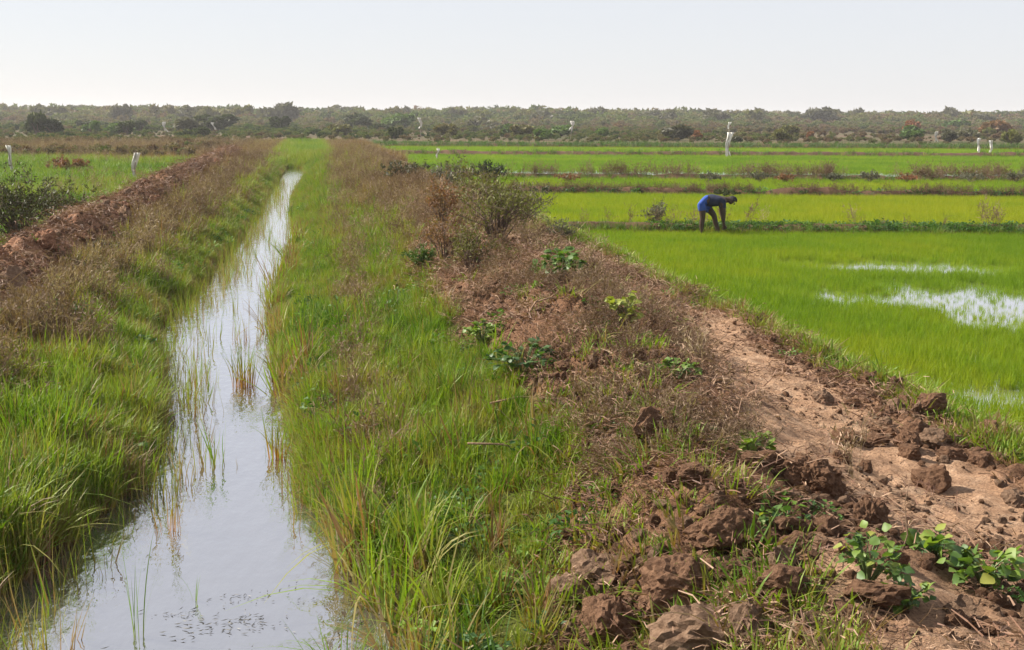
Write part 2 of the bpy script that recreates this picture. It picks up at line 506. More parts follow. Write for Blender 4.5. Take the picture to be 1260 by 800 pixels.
def scatter(name, P, protos, scale, tint, rng, tilt=0.12, squash=None, label=None, rot=None):
    """One 'stuff' object: plants of a kind standing on the points P."""
    coll, n = protos
    P = np.asarray(P, float)
    keep = in_view(P)
    P = P[keep]
    N = len(P)
    scale = np.broadcast_to(scale, keep.shape)[keep]; tint = np.broadcast_to(tint, keep.shape)[keep]
    me = bpy.data.meshes.new(name)
    me.vertices.add(N); me.vertices.foreach_set('co', P.ravel().astype(np.float32))
    if rot is not None: rot = rot[keep]
    if rot is None:
        rot = np.column_stack([rng.normal(0, tilt, N), rng.normal(0, tilt, N), rng.uniform(0, 2 * np.pi, N)])
    S = np.column_stack([scale, scale, scale * (1 if squash is None else squash[keep])])
    for nm, ty, v in (('rot', 'FLOAT_VECTOR', rot), ('scl', 'FLOAT_VECTOR', S)):
        a = me.attributes.new(nm, ty, 'POINT'); a.data.foreach_set('vector', v.ravel().astype(np.float32))
    a = me.attributes.new('tint', 'FLOAT', 'POINT'); a.data.foreach_set('value', np.clip(tint, 0, 1).astype(np.float32))
    a = me.attributes.new('pick', 'INT', 'POINT'); a.data.foreach_set('value', rng.integers(0, n, N).astype(np.int32))
    me.update()
    o = mesh_obj(name, me)
    md = o.modifiers.new('scatter', 'NODES'); md.node_group = SG; md[SG_ID] = coll
    tag(o, label, None, None, 'stuff')
    return o

# plant pieces -------------------------------------------------------------
def blades(rng, n, spread, h, w, lean, curl, segs=4, hv=0.35):
    V = []; F = []; T = []
    for _ in range(n):
        a = rng.uniform(0, 2 * np.pi); r = spread * math.sqrt(rng.uniform(0, 1))
        bx, by = r * math.cos(a), r * math.sin(a)
        d = a + rng.normal(0, 0.9)
        dx, dy = math.cos(d), math.sin(d)
        L = h * (1 + rng.uniform(-hv, hv)); le = abs(rng.normal(0, lean)); cu = abs(rng.normal(0, curl))
        px_, py_ = -dy, dx
        tw = rng.uniform(-.8, .8)
        px_, py_ = px_ * math.cos(tw) + dx * math.sin(tw), py_ * math.cos(tw) + dy * math.sin(tw)
        ww = w * rng.uniform(0.6, 1.2)
        b0 = len(V)
        for k in range(segs + 1):
            t = k / segs
            out = L * (le * t + cu * t * t)
            z = L * (t - 0.35 * cu * t * t * (1 + t))
            x, y = bx + dx * out, by + dy * out
            hw = 0.5 * ww * (1 - t ** 1.8) * (0.7 + 0.6 * t if t < .5 else 1)
            if k < segs:
                V += [(x - px_ * hw, y - py_ * hw, z), (x + px_ * hw, y + py_ * hw, z)]; T += [t, t]
            else:
                V.append((x, y, z)); T.append(1)
        for k in range(segs - 1):
            j = b0 + 2 * k
            F.append((j, j + 1, j + 3, j + 2))
        j = b0 + 2 * (segs - 1)
        F.append((j, j + 1, j + 2))
    return V, F, T

def strip(V, F, T, a, b, w, rng, t0=0, t1=1):
    a = np.array(a, float); b = np.array(b, float)
    d = b - a
    s = np.cross(d, rng.normal(0, 1, 3)); s /= (np.linalg.norm(s) + 1e-9); s *= w * .5
    j = len(V)
    V += [tuple(a - s), tuple(a + s), tuple(b + s * .6), tuple(b - s * .6)]; T += [t0, t0, t1, t1]
    F.append((j, j + 1, j + 2, j + 3))

def dead_weed(rng, n=7, h=0.6):
    """Branching dry weed: stalks, side twigs and seed heads."""
    V = []; F = []; T = []
    for _ in range(n):
        a = rng.uniform(0, 6.283); ln = abs(rng.normal(0, .3)); L = h * rng.uniform(.6, 1.15)
        d = np.array([math.cos(a) * ln, math.sin(a) * ln, 1.0]); d /= np.linalg.norm(d)
        p = np.array([rng.normal(0, .05), rng.normal(0, .05), 0])
        for k in range(4):
            d2 = d + rng.normal(0, .12, 3); d2 /= np.linalg.norm(d2)
            q = p + d2 * L / 4
            strip(V, F, T, p, q, .008 * (1 - .15 * k), rng)
            if k:
                for _ in range(3):
                    e = d2 + rng.normal(0, .6, 3); e /= np.linalg.norm(e)
                    r = q + e * L * rng.uniform(.1, .28)
                    strip(V, F, T, q, r, .005, rng)
                    for _ in range(2):
                        f = e + rng.normal(0, .6, 3)
                        m = q + (r - q) * rng.uniform(.4, 1)
                        strip(V, F, T, m, m + f * .035, .013, rng)
            p = q; d = d2
    return V, F, T

def litter(rng, n=26):
    V = []; F = []; T = []
    for _ in range(n):
        p = np.array([rng.normal(0, .14), rng.normal(0, .14), rng.uniform(.0, .05)])
        a = rng.uniform(0, 6.283); L = rng.uniform(.04, .17)
        d = np.array([math.cos(a), math.sin(a), rng.normal(.08, .2)])
        m = p + d * L * .5 + np.array([0, 0, rng.uniform(0, .03)])
        q = m + (d + np.array([rng.normal(0, .3), rng.normal(0, .3), rng.normal(-.15, .2)])) * L * .5
        w = rng.uniform(.004, .009)
        strip(V, F, T, p, m, w, rng); strip(V, F, T, m, q, w * .8, rng)
    return V, F, T

def leafy(rng, n=26, rad=.12, h=.12, lf=.05):
    V = []; F = []; T = []
    for _ in range(n):
        a = rng.uniform(0, 6.283); r = rad * math.sqrt(rng.uniform(0, 1))
        c = np.array([r * math.cos(a), r * math.sin(a), h * rng.uniform(.25, 1) * (1 - .5 * r / rad)])
        d = np.array([math.cos(a + rng.normal(0, .6)), math.sin(a + rng.normal(0, .6)), rng.normal(.15, .4)])
        d /= np.linalg.norm(d)
        s = np.cross(d, [0, 0, 1]) + rng.normal(0, .25, 3); s /= np.linalg.norm(s)
        L = lf * rng.uniform(.6, 1.3); W = L * .36
        j = len(V)
        nz = np.cross(s, d) * L * .14
        V += [tuple(c), tuple(c + d * L * .5 + s * W + nz), tuple(c + d * L), tuple(c + d * L * .5 - s * W + nz), tuple(c + d * L * .5)]
        T += [0, .5, 1, .5, .5]
        F += [(j, j + 4, j + 1), (j + 1, j + 4, j + 2), (j, j + 3, j + 4), (j + 3, j + 2, j + 4)]
        if rng.uniform() < .4: strip(V, F, T, (c[0] * .2, c[1] * .2, 0), c, .004, rng)
    return V, F, T

def crown(rng, rx, rz, nl, leaf, lobes=7):
    """Uneven leafy crown: leaf faces spread through several lobes, gaps left between."""
    V = []; F = []; T = []
    L = []
    for _ in range(lobes):
        a = rng.uniform(0, 6.283); r = rx * rng.uniform(.15, .7)
        L.append((r * math.cos(a), r * math.sin(a), rz * rng.uniform(.3, .85), rng.uniform(.28, .5), rng.uniform(-.3, .3)))
    for _ in range(nl):
        cx, cy, cz, s, tn = L[rng.integers(0, lobes)]
        g = rng.normal(0, 1, 3); g /= np.linalg.norm(g); g *= rng.uniform(.45, 1.08) ** .6
        c = np.array([cx + g[0] * s * rx, cy + g[1] * s * rx, max(.03 * rz, cz + g[2] * s * rz * .75)])
        d = rng.normal(0, 1, 3); d /= np.linalg.norm(d)
        s2 = np.cross(d, rng.normal(0, 1, 3)); s2 /= np.linalg.norm(s2)
        q = leaf * rng.uniform(.6, 1.4)
        j = len(V)
        V += [tuple(c - d * q), tuple(c + s2 * q * .45), tuple(c + d * q), tuple(c - s2 * q * .45)]
        F.append((j, j + 1, j + 2, j + 3)); T += [0.5 + tn + rng.normal(0, .12)] * 4
    return V, F, T

def tube(V, F, pts, radii, sides=5):
    base = len(V)
    for k, (p, r) in enumerate(zip(pts, radii)):
        p = Vector(p)
        d = (Vector(pts[min(k + 1, len(pts) - 1)]) - Vector(pts[max(k - 1, 0)])).normalized()
        s = d.orthogonal().normalized(); q = d.cross(s)
        for m in range(sides):
            a = 2 * math.pi * m / sides
            V.append(tuple(p + (s * math.cos(a) + q * math.sin(a)) * r))
    for k in range(len(pts) - 1):
        for m in range(sides):
            a = base + k * sides + m; b = base + k * sides + (m + 1) % sides
            F.append((a, b, b + sides, a + sides))
    F.append(tuple(base + m for m in range(sides))[::-1])
    F.append(tuple(base + (len(pts) - 1) * sides + m for m in range(sides)))

RNG = np.random.default_rng(11)
def protos(name, cnt, fn, mat, **kw):
    out = []
    for k in range(cnt):
        V, F, T = fn(RNG, **kw)
        out.append(make_mesh('%s_shape_%d' % (name, k), V, F, mat, T))
    return proto_set(name, out)
P_grass = protos('grass_tuft', 6, blades, M_grass, n=15, spread=.08, h=.33, w=.017, lean=.2, curl=.35)
P_tall = protos('tall_grass_tuft', 5, blades, M_grass, n=12, spread=.07, h=.5, w=.020, lean=.2, curl=.4, segs=5)
P_short = protos('short_grass_tuft', 5, blades, M_grass, n=16, spread=.09, h=.12, w=.012, lean=.5, curl=.4, segs=3)
P_rice = protos('rice_tuft', 6, blades, M_rice, n=15, spread=.05, h=.17, w=.008, lean=.22, curl=.25, segs=3)
P_dead = protos('dead_weed', 6, dead_weed, M_dead)
P_litter = protos('dry_litter', 6, litter, M_straw)
P_leafy = protos('leafy_weed', 6, leafy, M_weed)
P_reed = protos('reed_stalk', 6, blades, M_grass, n=4, spread=.06, h=.42, w=.010, lean=.12, curl=.12, segs=4)
P_scrub = protos('scrub_clump', 7, crown, M_scrub, rx=1.4, rz=1.5, nl=360, leaf=.24, lobes=8)

def rand_pts(n, x0, x1, y0, y1, rng, pw=1.0):
    """pw>1 packs more points near the camera."""
    y = y0 + (y1 - y0) * rng.uniform(0, 1, n) ** pw
    return rng.uniform(x0, x1, n), y
def dist_scale(y, y0=12.0, p=0.5):
    return np.maximum(1.0, y / y0) ** p

rng = np.random.default_rng(3)
# ---- bank grass -----------------------------------------------------------
def bank_cov(x, y, side):
    soil, pth, mud, far, z, xl, xr, xc, inw = masks(x, y)
    d = (xl - x) if side < 0 else (x - xr)
    return d, soil, z, inw, xc

def bank(side):
    n = 150000
    if side < 0: x, y = rand_pts(n, -4.4, 0.1, 4.8, 84, rng, 2.0)
    else: x, y = rand_pts(n, -1.0, 3.3, 4.2, 92, rng, 2.0)
    d, soil, z, inw, xc = bank_cov(x, y, side)
    n1 = fbm(x, y, 0.9, 3, 71); n2 = fbm(x, y, 3.0, 2, 73); n3 = fbm(x, y, 1.9, 3, 75); n4 = fbm(x, y, .45, 3, 77)
    ok = (d > 0.0) & (~inw | (y > YEND)) & (soil + 0.45 * n2 + .3 * n1 < 0.42)
    if side < 0:
        brown = sstep(0.4, 1.3, d + 0.9 * n1 - np.interp(y, [7, 11, 15, 30, 80], [2.0, 0.85, 0.0, 0.1, 0.1]))
        brown = np.maximum(brown, .8 * sstep(.15, .5, n3) * sstep(-.2, .3, n4))
    else:
        brown = sstep(0.3, 0.95, (d - np.interp(y, [14, 30, 60], [2.2, 1.35, 0.95])) + 0.8 * n1) * sstep(16, 34, y) * 0.9
        xs = np.interp(y, [8, 20, 60], [.3, .65, 1.0]) + .35 * n1
        brown = np.maximum(brown, 0.55 * sstep(.32, .08, np.abs(x - xs)) * sstep(8, 10, y) * sstep(-.35, .1, n4 + n3))
        brown = np.maximum(brown, 0.6 * sstep(.25, .55, n3) * sstep(7, 10, y))
    muddy = np.zeros(n)
    if side > 0: muddy = sstep(9.0, 7.6, y + 1.2 * n1 + .5 * n3) * .93
    else: muddy = sstep(9.2, 7.8, y + .8 * n1) * sstep(1.3, .4, d) * .92
    gap = sstep(.05, .45, -n3 - .1) * .8
    ok &= rng.uniform(0, 1, n) > np.maximum(np.maximum(brown * (0.78 if side < 0 else .66), muddy), gap)
    x, y, d, n1, n2, n3, n4, brown = (a[ok] for a in (x, y, d, n1, n2, n3, n4, brown))
    N = len(x)
    P = np.column_stack([x, y, H(x, y) - 0.01])
    u = rng.uniform(0, 1, N)
    tint = (0.54 if side < 0 else 0.58) + 0.16 * n1 + 0.22 * n2 + .14 * n4 - 0.36 * brown
    tint -= 0.25 * sstep(0.25, 0.02, d) * (rng.uniform(0, 1, N) < .5)
    tint += np.where(u < .13, -.40, 0) + np.where(u > .90, .2, 0)
    sc = (0.72 + 0.35 * n1 + .55 * n3 + 0.3 * rng.uniform(-1, 1, N)) * dist_scale(y, 14, .35)
    sc = np.clip(sc, .3, 2.0)
    if side < 0: sc *= np.interp(y, [5, 9, 14], [1.0, .95, .85])
    else: sc *= np.interp(y, [6, 10, 16], [.95, .82, .72])
    sc *= np.interp(y, [10, 25], [1, .45]) + (1 - np.interp(y, [10, 25], [1, .45])) * sstep(.1, .9, d)
    tall = rng.uniform(0, 1, N) < .3 * sstep(-.3, .4, n3 + n2)
    scatter('bank_grass', P[~tall], P_grass, sc[~tall] * .92, tint[~tall], rng, .2)
    scatter('tall_bank_grass', P[tall], P_tall, sc[tall] * .9, tint[tall], rng, .15)
    # dead weeds
    n = 26000
    if side < 0: x, y = rand_pts(n, -4.3, -0.8, 5, 84, rng, 1.7)
    else: x, y = rand_pts(n, -0.6, 3.6, 7, 92, rng, 1.5)
    d, soil, z, inw, xc = bank_cov(x, y, side)
    n1 = fbm(x, y, 0.9, 3, 71); n3 = fbm(x, y, 1.9, 3, 75)
    if side < 0:
        pr = sstep(0.5, 1.4, d + 0.9 * n1 - np.interp(y, [7, 11, 15, 30, 80], [2.1, .9, 0.1, 0.2, 0.2]))
        pr *= np.interp(y, [7, 11], [.2, 1]) * sstep(-3.75, -3.1, x) * (.3 + .7 * sstep(-.2, .3, n3))
    else:
        pr = sstep(0.25, 0.95, (d - np.interp(y, [14, 30, 60], [2.0, 1.3, 0.95])) + 0.8 * n1) * np.interp(y, [12, 34], [.06, .42])
    if side > 0:
        xs = np.interp(y, [8, 20, 60], [.3, .65, 1.0]) + .35 * n1
        pr = np.maximum(pr, .28 * sstep(.35, .1, np.abs(x - xs)) * sstep(8, 11, y))
    pr *= (1 - .75 * soil)
    ok = (d > .15) & ~inw & (rng.uniform(0, 1, n) < pr * .9)
    x, y = x[ok], y[ok]
    P = np.column_stack([x, y, H(x, y) - .01])
    scatter('dead_weeds', P, P_dead, rng.uniform(.35, .95 if side < 0 else .75, len(x)) * dist_scale(y, 20, .2),
            0.45 + 0.35 * fbm(x, y, .7, 2, 91), rng, .3)
bank(-1); bank(1)
# taller clumps and herbs that break up the banks
x, y = rand_pts(5200, -4.0, 2.6, 5.2, 40, rng, 1.8)
soil, pth, mud, far, z, xl, xr, xc, inw = masks(x, y)
cl = fbm(x, y, 1.5, 3, 251)
ok = (~inw) & (soil < .3) & (cl > .15) & (rng.uniform(0, 1, len(x)) < .55)
x, y, cl = x[ok], y[ok], cl[ok]
P = np.column_stack([x, y, H(x, y) - .01]); u = rng.uniform(0, 1, len(x))
scatter('bank_herbs', P[u < .5], protos('bank_herb', 5, leafy, M_weed, n=34, rad=.14, h=.34, lf=.07), rng.uniform(.5, 1.1, len(x))[u < .5], rng.uniform(0, 1, len(x))[u < .5], rng, .15)
scatter('tall_bank_grass', P[u >= .5], P_tall, rng.uniform(.6, 1.0, len(x))[u >= .5], .5 + .3 * rng.normal(0, 1, len(x))[u >= .5], rng, .12)
x, y = rand_pts(1500, -1.0, 1.6, 6.3, 30, rng, 1.6)
soil, pth, mud, far, z, xl, xr, xc, inw = masks(x, y)
ok = (x > xr - .12) & (x < xr + .3) & (fbm(x, y, 1.3, 3, 253) > -.05)
x, y = x[ok], y[ok]
scatter('tall_bank_grass', np.column_stack([x, y, np.maximum(H(x, y), -.05)]), P_tall, rng.uniform(.8, 1.35, len(x)), rng.choice([.1, .3, .5, .65], len(x)), rng, .18)

# ---- low weeds on banks and ridge ----------------------------------------
x, y = rand_pts(26000, -5.2, 6.2, 4.6, 45, rng, 1.9)
soil, pth, mud, far, z, xl, xr, xc, inw = masks(x, y)
cl = fbm(x, y, 1.1, 3, 101)
ok = (~inw) & (z > .12) & (cl > .22 + .25 * pth + .12 * soil) & (rng.uniform(0, 1, len(x)) < .5 - .3 * soil)
x, y = x[ok], y[ok]
scatter('low_leafy_weeds', np.column_stack([x, y, H(x, y)]), P_leafy, rng.uniform(.5, 1.2, len(x)),
        rng.uniform(.1, .9, len(x)), rng, .2)

# ---- short grass on the field edge and sprinkled over the soil ------------
x, y = rand_pts(60000, 1.2, 6.7, 4.4, 40, rng, 1.7)
soil, pth, mud, far, z, xl, xr, xc, inw = masks(x, y)
edge_g = sstep(5.25, 5.75, x + .3 * fbm(x, y, 1.2, 3, 111)) * .85
spr = sstep(.2, .5, fbm(x, y, 1.7, 3, 113)) * .09 * (1 - pth)
near_l = sstep(.5, -.3, x - xc) * sstep(12, 8, y) * .12
ok = (~inw) & (rng.uniform(0, 1, len(x)) < np.maximum(np.maximum(edge_g, spr), near_l))
x, y = x[ok], y[ok]
scatter('short_grass', np.column_stack([x, y, H(x, y) - .005]), P_short, rng.uniform(.6, 1.5, len(x)) * dist_scale(y, 14, .3),
        .60 + .2 * fbm(x, y, 1.5, 2, 117) - np.where(rng.uniform(0, 1, len(x)) < .25, .35, 0), rng, .2)

# ---- straw litter on the spoil ridge and the far side berm -----------------
x, y = rand_pts(24000, 1.0, 6.0, 4.4, 50, rng, 1.7)
soil, pth, mud, far, z, xl, xr, xc, inw = masks(x, y)
den = soil * (1 - .84 * pth) * (.35 + .65 * sstep(-.1, .5, fbm(x, y, .7, 3, 121))) * np.interp(y, [6, 9, 14, 40], [.22, .4, 1, 1])
ok = (~inw) & (rng.uniform(0, 1, len(x)) < den * .8)
x, y = x[ok], y[ok]
scatter('dry_litter', np.column_stack([x, y, H(x, y)]), P_litter, rng.uniform(.6, 1.25, len(x)) * dist_scale(y, 16, .35),
        .45 + .35 * fbm(x, y, .9, 3, 127), rng, .15)
x, y = rand_pts(9000, -5.9, -3.3, 8, 75, rng, 1.4)
soil = masks(x, y)[0]
ok = rng.uniform(0, 1, len(x)) < soil * .55
x, y = x[ok], y[ok]
scatter('dry_litter', np.column_stack([x, y, H(x, y)]), P_litter, rng.uniform(.7, 1.4, len(x)) * dist_scale(y, 20, .35),
        .35 + .3 * fbm(x, y, .9, 3, 128), rng, .2)

# ---- standing dead brush on the ridge
x, y = rand_pts(9000, 1.6, 5.2, 7.5, 40, rng, 1.5)
soil, pth, mud, far, z, xl, xr, xc, inw = masks(x, y)
pr = soil * (1 - sstep(.0, .4, pth)) * sstep(.0, .3, fbm(x, y, .9, 3, 231)) * sstep(1.75, 1.2, x - xc)
ok = rng.uniform(0, 1, len(x)) < pr * .5
x, y = x[ok], y[ok]
scatter('dead_brush', np.column_stack([x, y, H(x, y) - .01]), P_dead, rng.uniform(.2, .5, len(x)), .2 + .4 * fbm(x, y, .6, 2, 233), rng, .5)

# ---- rice ---------------------------------------------------------------
def bund_y(px0, py0, px1, py1):
    a = at(px0, py0, 0); b = at(px1, py1, 0)
    return lambda x: a.y + (b.y - a.y) * (np.asarray(x, float) - a.x) / (b.x - a.x)
B1 = bund_y(720, 284, 1260, 288)
B2 = bund_y(650, 239, 1260, 244)
B3 = bund_y(640, 220, 1260, 224)
B4 = bund_y(640, 191, 1260, 193)
B5 = bund_y(640, 181, 1260, 184)
WET = [(at(1205, 368, 0), 2.5, 2.3, .98), (at(1125, 327, 0), 2.2, 1.3, .88), (at(970, 322, 0), .5, .35, .9),
       (at(1235, 485, 0), .75, .4, .9), (at(1255, 400, 0), .9, 1.0, .8), (at(1205, 330, 0), 1.5, 1.2, .7),
       (at(1100, 348, 0), .8, .6, .6)]
def wetness(x, y):
    w = np.zeros_like(x)
    n = .9 * fbm(x, y, 1.3, 4, 131, .6)
    for p, rx, ry, a in WET:
        d = np.sqrt(((x - p.x) / rx) ** 2 + ((y - p.y) / ry) ** 2) + n
        w = np.maximum(w, a * sstep(1.15, .55, d))
    return w
def rice_field(y0f, y1f, dens, tint, hs, x1=130, wet=False, name='rice'):
    ylo = float(np.min(y0f(np.array([6.0, 90.0])))) if y0f else 6.0
    yhi = float(np.max(y1f(np.array([6.0, 90.0]))))
    xmax = min(x1, .66 * yhi + 6)
    n = int(dens * (xmax - FIELD_X) * (yhi - ylo))
    x = rng.uniform(FIELD_X - .1, xmax, n); y = rng.uniform(ylo, yhi, n)
    ok = (y < y1f(x) - .35) & (x > FIELD_X + .05 + .12 * fbm(y, y * 0, 1.0, 3, 133))
    if y0f: ok &= y > y0f(x) + .35
    w = wetness(x, y) if wet else np.zeros(n)
    ok &= rng.uniform(0, 1, n) > w * .80
    x, y, w = x[ok], y[ok], w[ok]
    n1 = fbm(x, y, .28, 4, 141); n2 = fbm(x, y, 1.6, 2, 143)
    ed = sstep(FIELD_X + 1.2, FIELD_X + .1, x)
    sc = hs * (1 + .12 * n2 + rng.uniform(-.15, .15, len(x))) * (1 - .5 * w) * (1 - .35 * ed)
    scatter(name, np.column_stack([x, y, np.full(len(x), -.06)]), P_rice, sc, tint + .3 * n1 + .12 * n2, rng, .1)
rice_field(None, B1, 190, .45, 1.0, wet=True)
rice_field(B1, B2, 90, .12, 1.2)
rice_field(B2, B3, 40, .38, 1.4)
rice_field(lambda x: B3(x) + 10.0, B4, 18, .6, 1.3)
rice_field(B4, B5, 13, .5, 1.4)

# ---- earth bunds between the paddies --------------------------------------
M_bund = simple_mat('bund_earth', (0.12, 0.07, 0.042), 0.95, 0.55, 1.6, 0.6, 0.1)
def bund(bf, x0, x1, w, h, lump, step, seed):
    xs = np.arange(x0, x1, step)
    prof = [(-.5, -.1), (-.32, .55), (-.1, 1.0), (.12, .95), (.33, .5), (.5, -.1)]
    V = []; F = []
    for k, x in enumerate(xs):
        yc = float(bf(x)) + .25 * float(fbm(np.array([x]), np.array([seed * 3.1]), .3, 3, seed)[0])
        hh = h * (1 + lump * float(fbm(np.array([x]), np.array([seed * 7.7]), .9, 4, seed + 3)[0]))
        ww = w * (1 + .3 * float(fbm(np.array([x]), np.array([seed * 5.5]), .6, 3, seed + 5)[0]))
        for j, (a, b) in enumerate(prof):
            jit = .06 * h * math.sin(x * 7.3 + j * 2.1) if 0 < j < 5 else 0
            V.append((x, yc + a * ww, -.07 + (b * (hh + .07) if b > 0 else -.05) + jit))
    n = len(prof)
    for k in range(len(xs) - 1):
        for j in range(n - 1):
            a = k * n + j
            F.append((a, a + n, a + n + 1, a + 1))
    me = make_mesh('earth_bund', V, F, M_bund, smooth=True)
    return tag(mesh_obj('earth_bund', me), kind='structure')
bund(B1, FIELD_X - .3, 40, 1.3, .22, .3, .12, 201)
bund(B2, FIELD_X - .3, 60, 1.2, .26, .75, .15, 211)
bund(B3, FIELD_X - .3, 80, 2.4, .28, .5, .25, 221)
bund(B4, FIELD_X - .3, 110, 2.2, .35, .4, .4, 231)
bund(B5, FIELD_X - .3, 130, 3.0, .4, .4, .5, 241)

def bund_plants(bf, x0, x1, n, wdt, protoset, name, sc, tint, gate=None, seed=0, z=.1):
    x = rng.uniform(x0, x1, n); y = bf(x) + rng.normal(0, wdt, n)
    if gate is not None:
        ok = fbm(x, x * 0 + seed, .35, 3, seed) > gate - .5 * rng.uniform(0, 1, n)
        x, y = x[ok], y[ok]
    P = np.column_stack([x, y, np.full(len(x), z)])
    scatter(name, P, protoset, sc * rng.uniform(.6, 1.3, len(x)), tint + rng.normal(0, .12, len(x)), rng, .2)
bund_plants(B1, 6, 34, 3600, .38, P_grass, 'bund_grass', .62, .82, z=.05)
bund_plants(B1, 9, 34, 900, .3, P_leafy, 'bund_weeds', 1.5, .7, z=.1)
bund_plants(B1, 7, 34, 60, .25, P_dead, 'dead_weeds', .9, .4, z=.12)
bund_plants(B2, 6, 50, 1500, .3, P_dead, 'dead_weeds', .55, .02, .0, 7, .1)
bund_plants(B2, 6, 50, 900, .3, P_leafy, 'bund_weeds', 1.6, .95, .15, 8, .12)
bund_plants(B2, 6, 50, 700, .35, P_grass, 'bund_grass', .5, .6, .1, 9, .05)
bund_plants(B3, 6, 70, 3000, .7, P_grass, 'bund_grass', .85, .88, z=.05)
bund_plants(B3, 6, 70, 1400, .5, P_dead, 'dead_weeds', 1.0, .15, .2, 17, .1)
bund_plants(B4, 6, 90, 1300, .6, P_grass, 'bund_grass', 1.5, .8, .0, 27, .05)
bund_plants(B5, 6, 120, 5200, 1.6, P_grass, 'bund_grass', 1.7, .97, z=.05)

# ---- grassed-over end of the canal
x = rng.uniform(-6, 6, 14000); y = rng.uniform(76, 142, 14000)
n1 = fbm(x, y * .3, .4, 3, 191)
br = sstep(1.6, 2.6, np.abs(x + .6) + .6 * n1)
ok = rng.uniform(0, 1, len(x)) > br * .6
x, y, br, n1 = x[ok], y[ok], br[ok], n1[ok]
scatter('bank_grass', np.column_stack([x, y, H(x, y)]), P_grass, rng.uniform(1.2, 2.2, len(x)), .58 + .2 * n1 - .42 * br, rng, .2)
x = rng.uniform(-7, 6, 2200); y = rng.uniform(80, 142, 2200)
ok = np.abs(x + .6) > 2.2
x, y = x[ok], y[ok]
scatter('dead_weeds', np.column_stack([x, y, H(x, y)]), P_dead, rng.uniform(.5, 1.1, len(x)), rng.uniform(0, .7, len(x)), rng, .25)

# ---- left field -----------------------------------------------------------
x = rng.uniform(-75, -5.4, 110000); y = 18 + 120 * rng.uniform(0, 1, 110000) ** 1.1
n1 = fbm(x, y, .09, 4, 151); n2 = fbm(x, y * 2.2, .22, 3, 153)
brown = sstep(82, 96, y + 10 * n1)
ok = rng.uniform(0, 1, len(x)) > brown * .7
x, y, n1, n2, brown = (a[ok] for a in (x, y, n1, n2, brown))
scatter('field_grass', np.column_stack([x, y, np.full(len(x), .04)]), P_grass, rng.uniform(.6, 1.1, len(x)) * dist_scale(y, 26, .3),
        .66 + .35 * n2 - .55 * brown, rng, .15)
x = rng.uniform(-75, -5.4, 9000); y = 20 + 120 * rng.uniform(0, 1, 9000)
n2 = fbm(x, y * 2.2, .22, 3, 153)
ok = rng.uniform(0, 1, len(x)) < np.maximum(sstep(.05, .5, -n2), sstep(82, 96, y))
x, y = x[ok], y[ok]
scatter('dead_weeds', np.column_stack([x, y, np.full(len(x), .04)]), P_dead, rng.uniform(.4, .9, len(x)) * dist_scale(y, 30, .35),
        rng.uniform(.1, .8, len(x)), rng, .2)

# ---- reeds and floating bits in the canal --------------------------------
x, y = rand_pts(16000, -2.6, 1.2, 5, 60, rng, 1.6)
soil, pth, mud, far, z, xl, xr, xc, inw = masks(x, y)
dl = x - xl; dr = xr - x
pl_ = sstep(.75, .05, dl + .3 * fbm(x, y, 1.5, 3, 161)) * np.interp(y, [5, 8, 12, 20, 30], [.35, .6, 1, 1, .8])
pr_ = sstep(.3, .02, dr + .2 * fbm(x, y, 1.5, 3, 163)) * .5
mid = sstep(.1, .5, fbm(x, y, .9, 3, 165)) * np.interp(y, [12, 15, 22, 30], [0, .4, .45, .25])
ok = inw & (rng.uniform(0, 1, len(x)) < np.maximum(np.maximum(pl_, pr_), mid) * .95)
x, y = x[ok], y[ok]
scatter('water_reeds', np.column_stack([x, y, np.full(len(x), -.05)]), P_reed, rng.uniform(.4, 1.15, len(x)),
        rng.uniform(.15, .65, len(x)), rng, .14)

# ---- bits of weed and leaf floating on the canal
def bits(g, n=14):
    V = []; F = []; T = []
    for _ in range(n):
        p = np.array([g.normal(0, .13), g.normal(0, .07), g.uniform(.004, .014)])
        a = g.normal(0, .7); d = np.array([math.cos(a), math.sin(a), 0]); q = np.array([-d[1], d[0], 0])
        L = g.uniform(.006, .03); w = g.uniform(.003, .007); j = len(V)
        V += [tuple(p - d * L), tuple(p + q * w), tuple(p + d * L + np.array([0, 0, .006])), tuple(p - q * w)]
        F.append((j, j + 1, j + 2, j + 3)); T += [0, .5, 1, .5]
    return V, F, T
P_bits = protos('floating_bits', 5, bits, simple_mat('wet_leaf', (0.045, 0.04, 0.025), .5, .4, 20))
x, y = rand_pts(900, -2.2, .6, 5.6, 40, rng, 1.5)
soil, pth, mud, far, z, xl, xr, xc, inw = masks(x, y)
b = at(320, 765, 0)
pr = np.maximum(.9 * np.exp(-((x - b.x) ** 2 / .12 + (y - b.y) ** 2 / .25)), .35 * sstep(.2, .5, fbm(x * 2, y, .6, 3, 241)))
ok = inw & (rng.uniform(0, 1, len(x)) < pr)
xx = np.concatenate([x[ok], b.x + rng.normal(0, .25, 9)]); yy = np.concatenate([y[ok], b.y + rng.normal(0, .3, 9)])
N = len(xx)
scatter('floating_weed', np.column_stack([xx, yy, np.zeros(N)]), P_bits, rng.uniform(.5, 1.2, N), rng.uniform(0, .5, N), rng,
        rot=np.column_stack([np.zeros(N), np.zeros(N), rng.normal(0, .5, N)]))

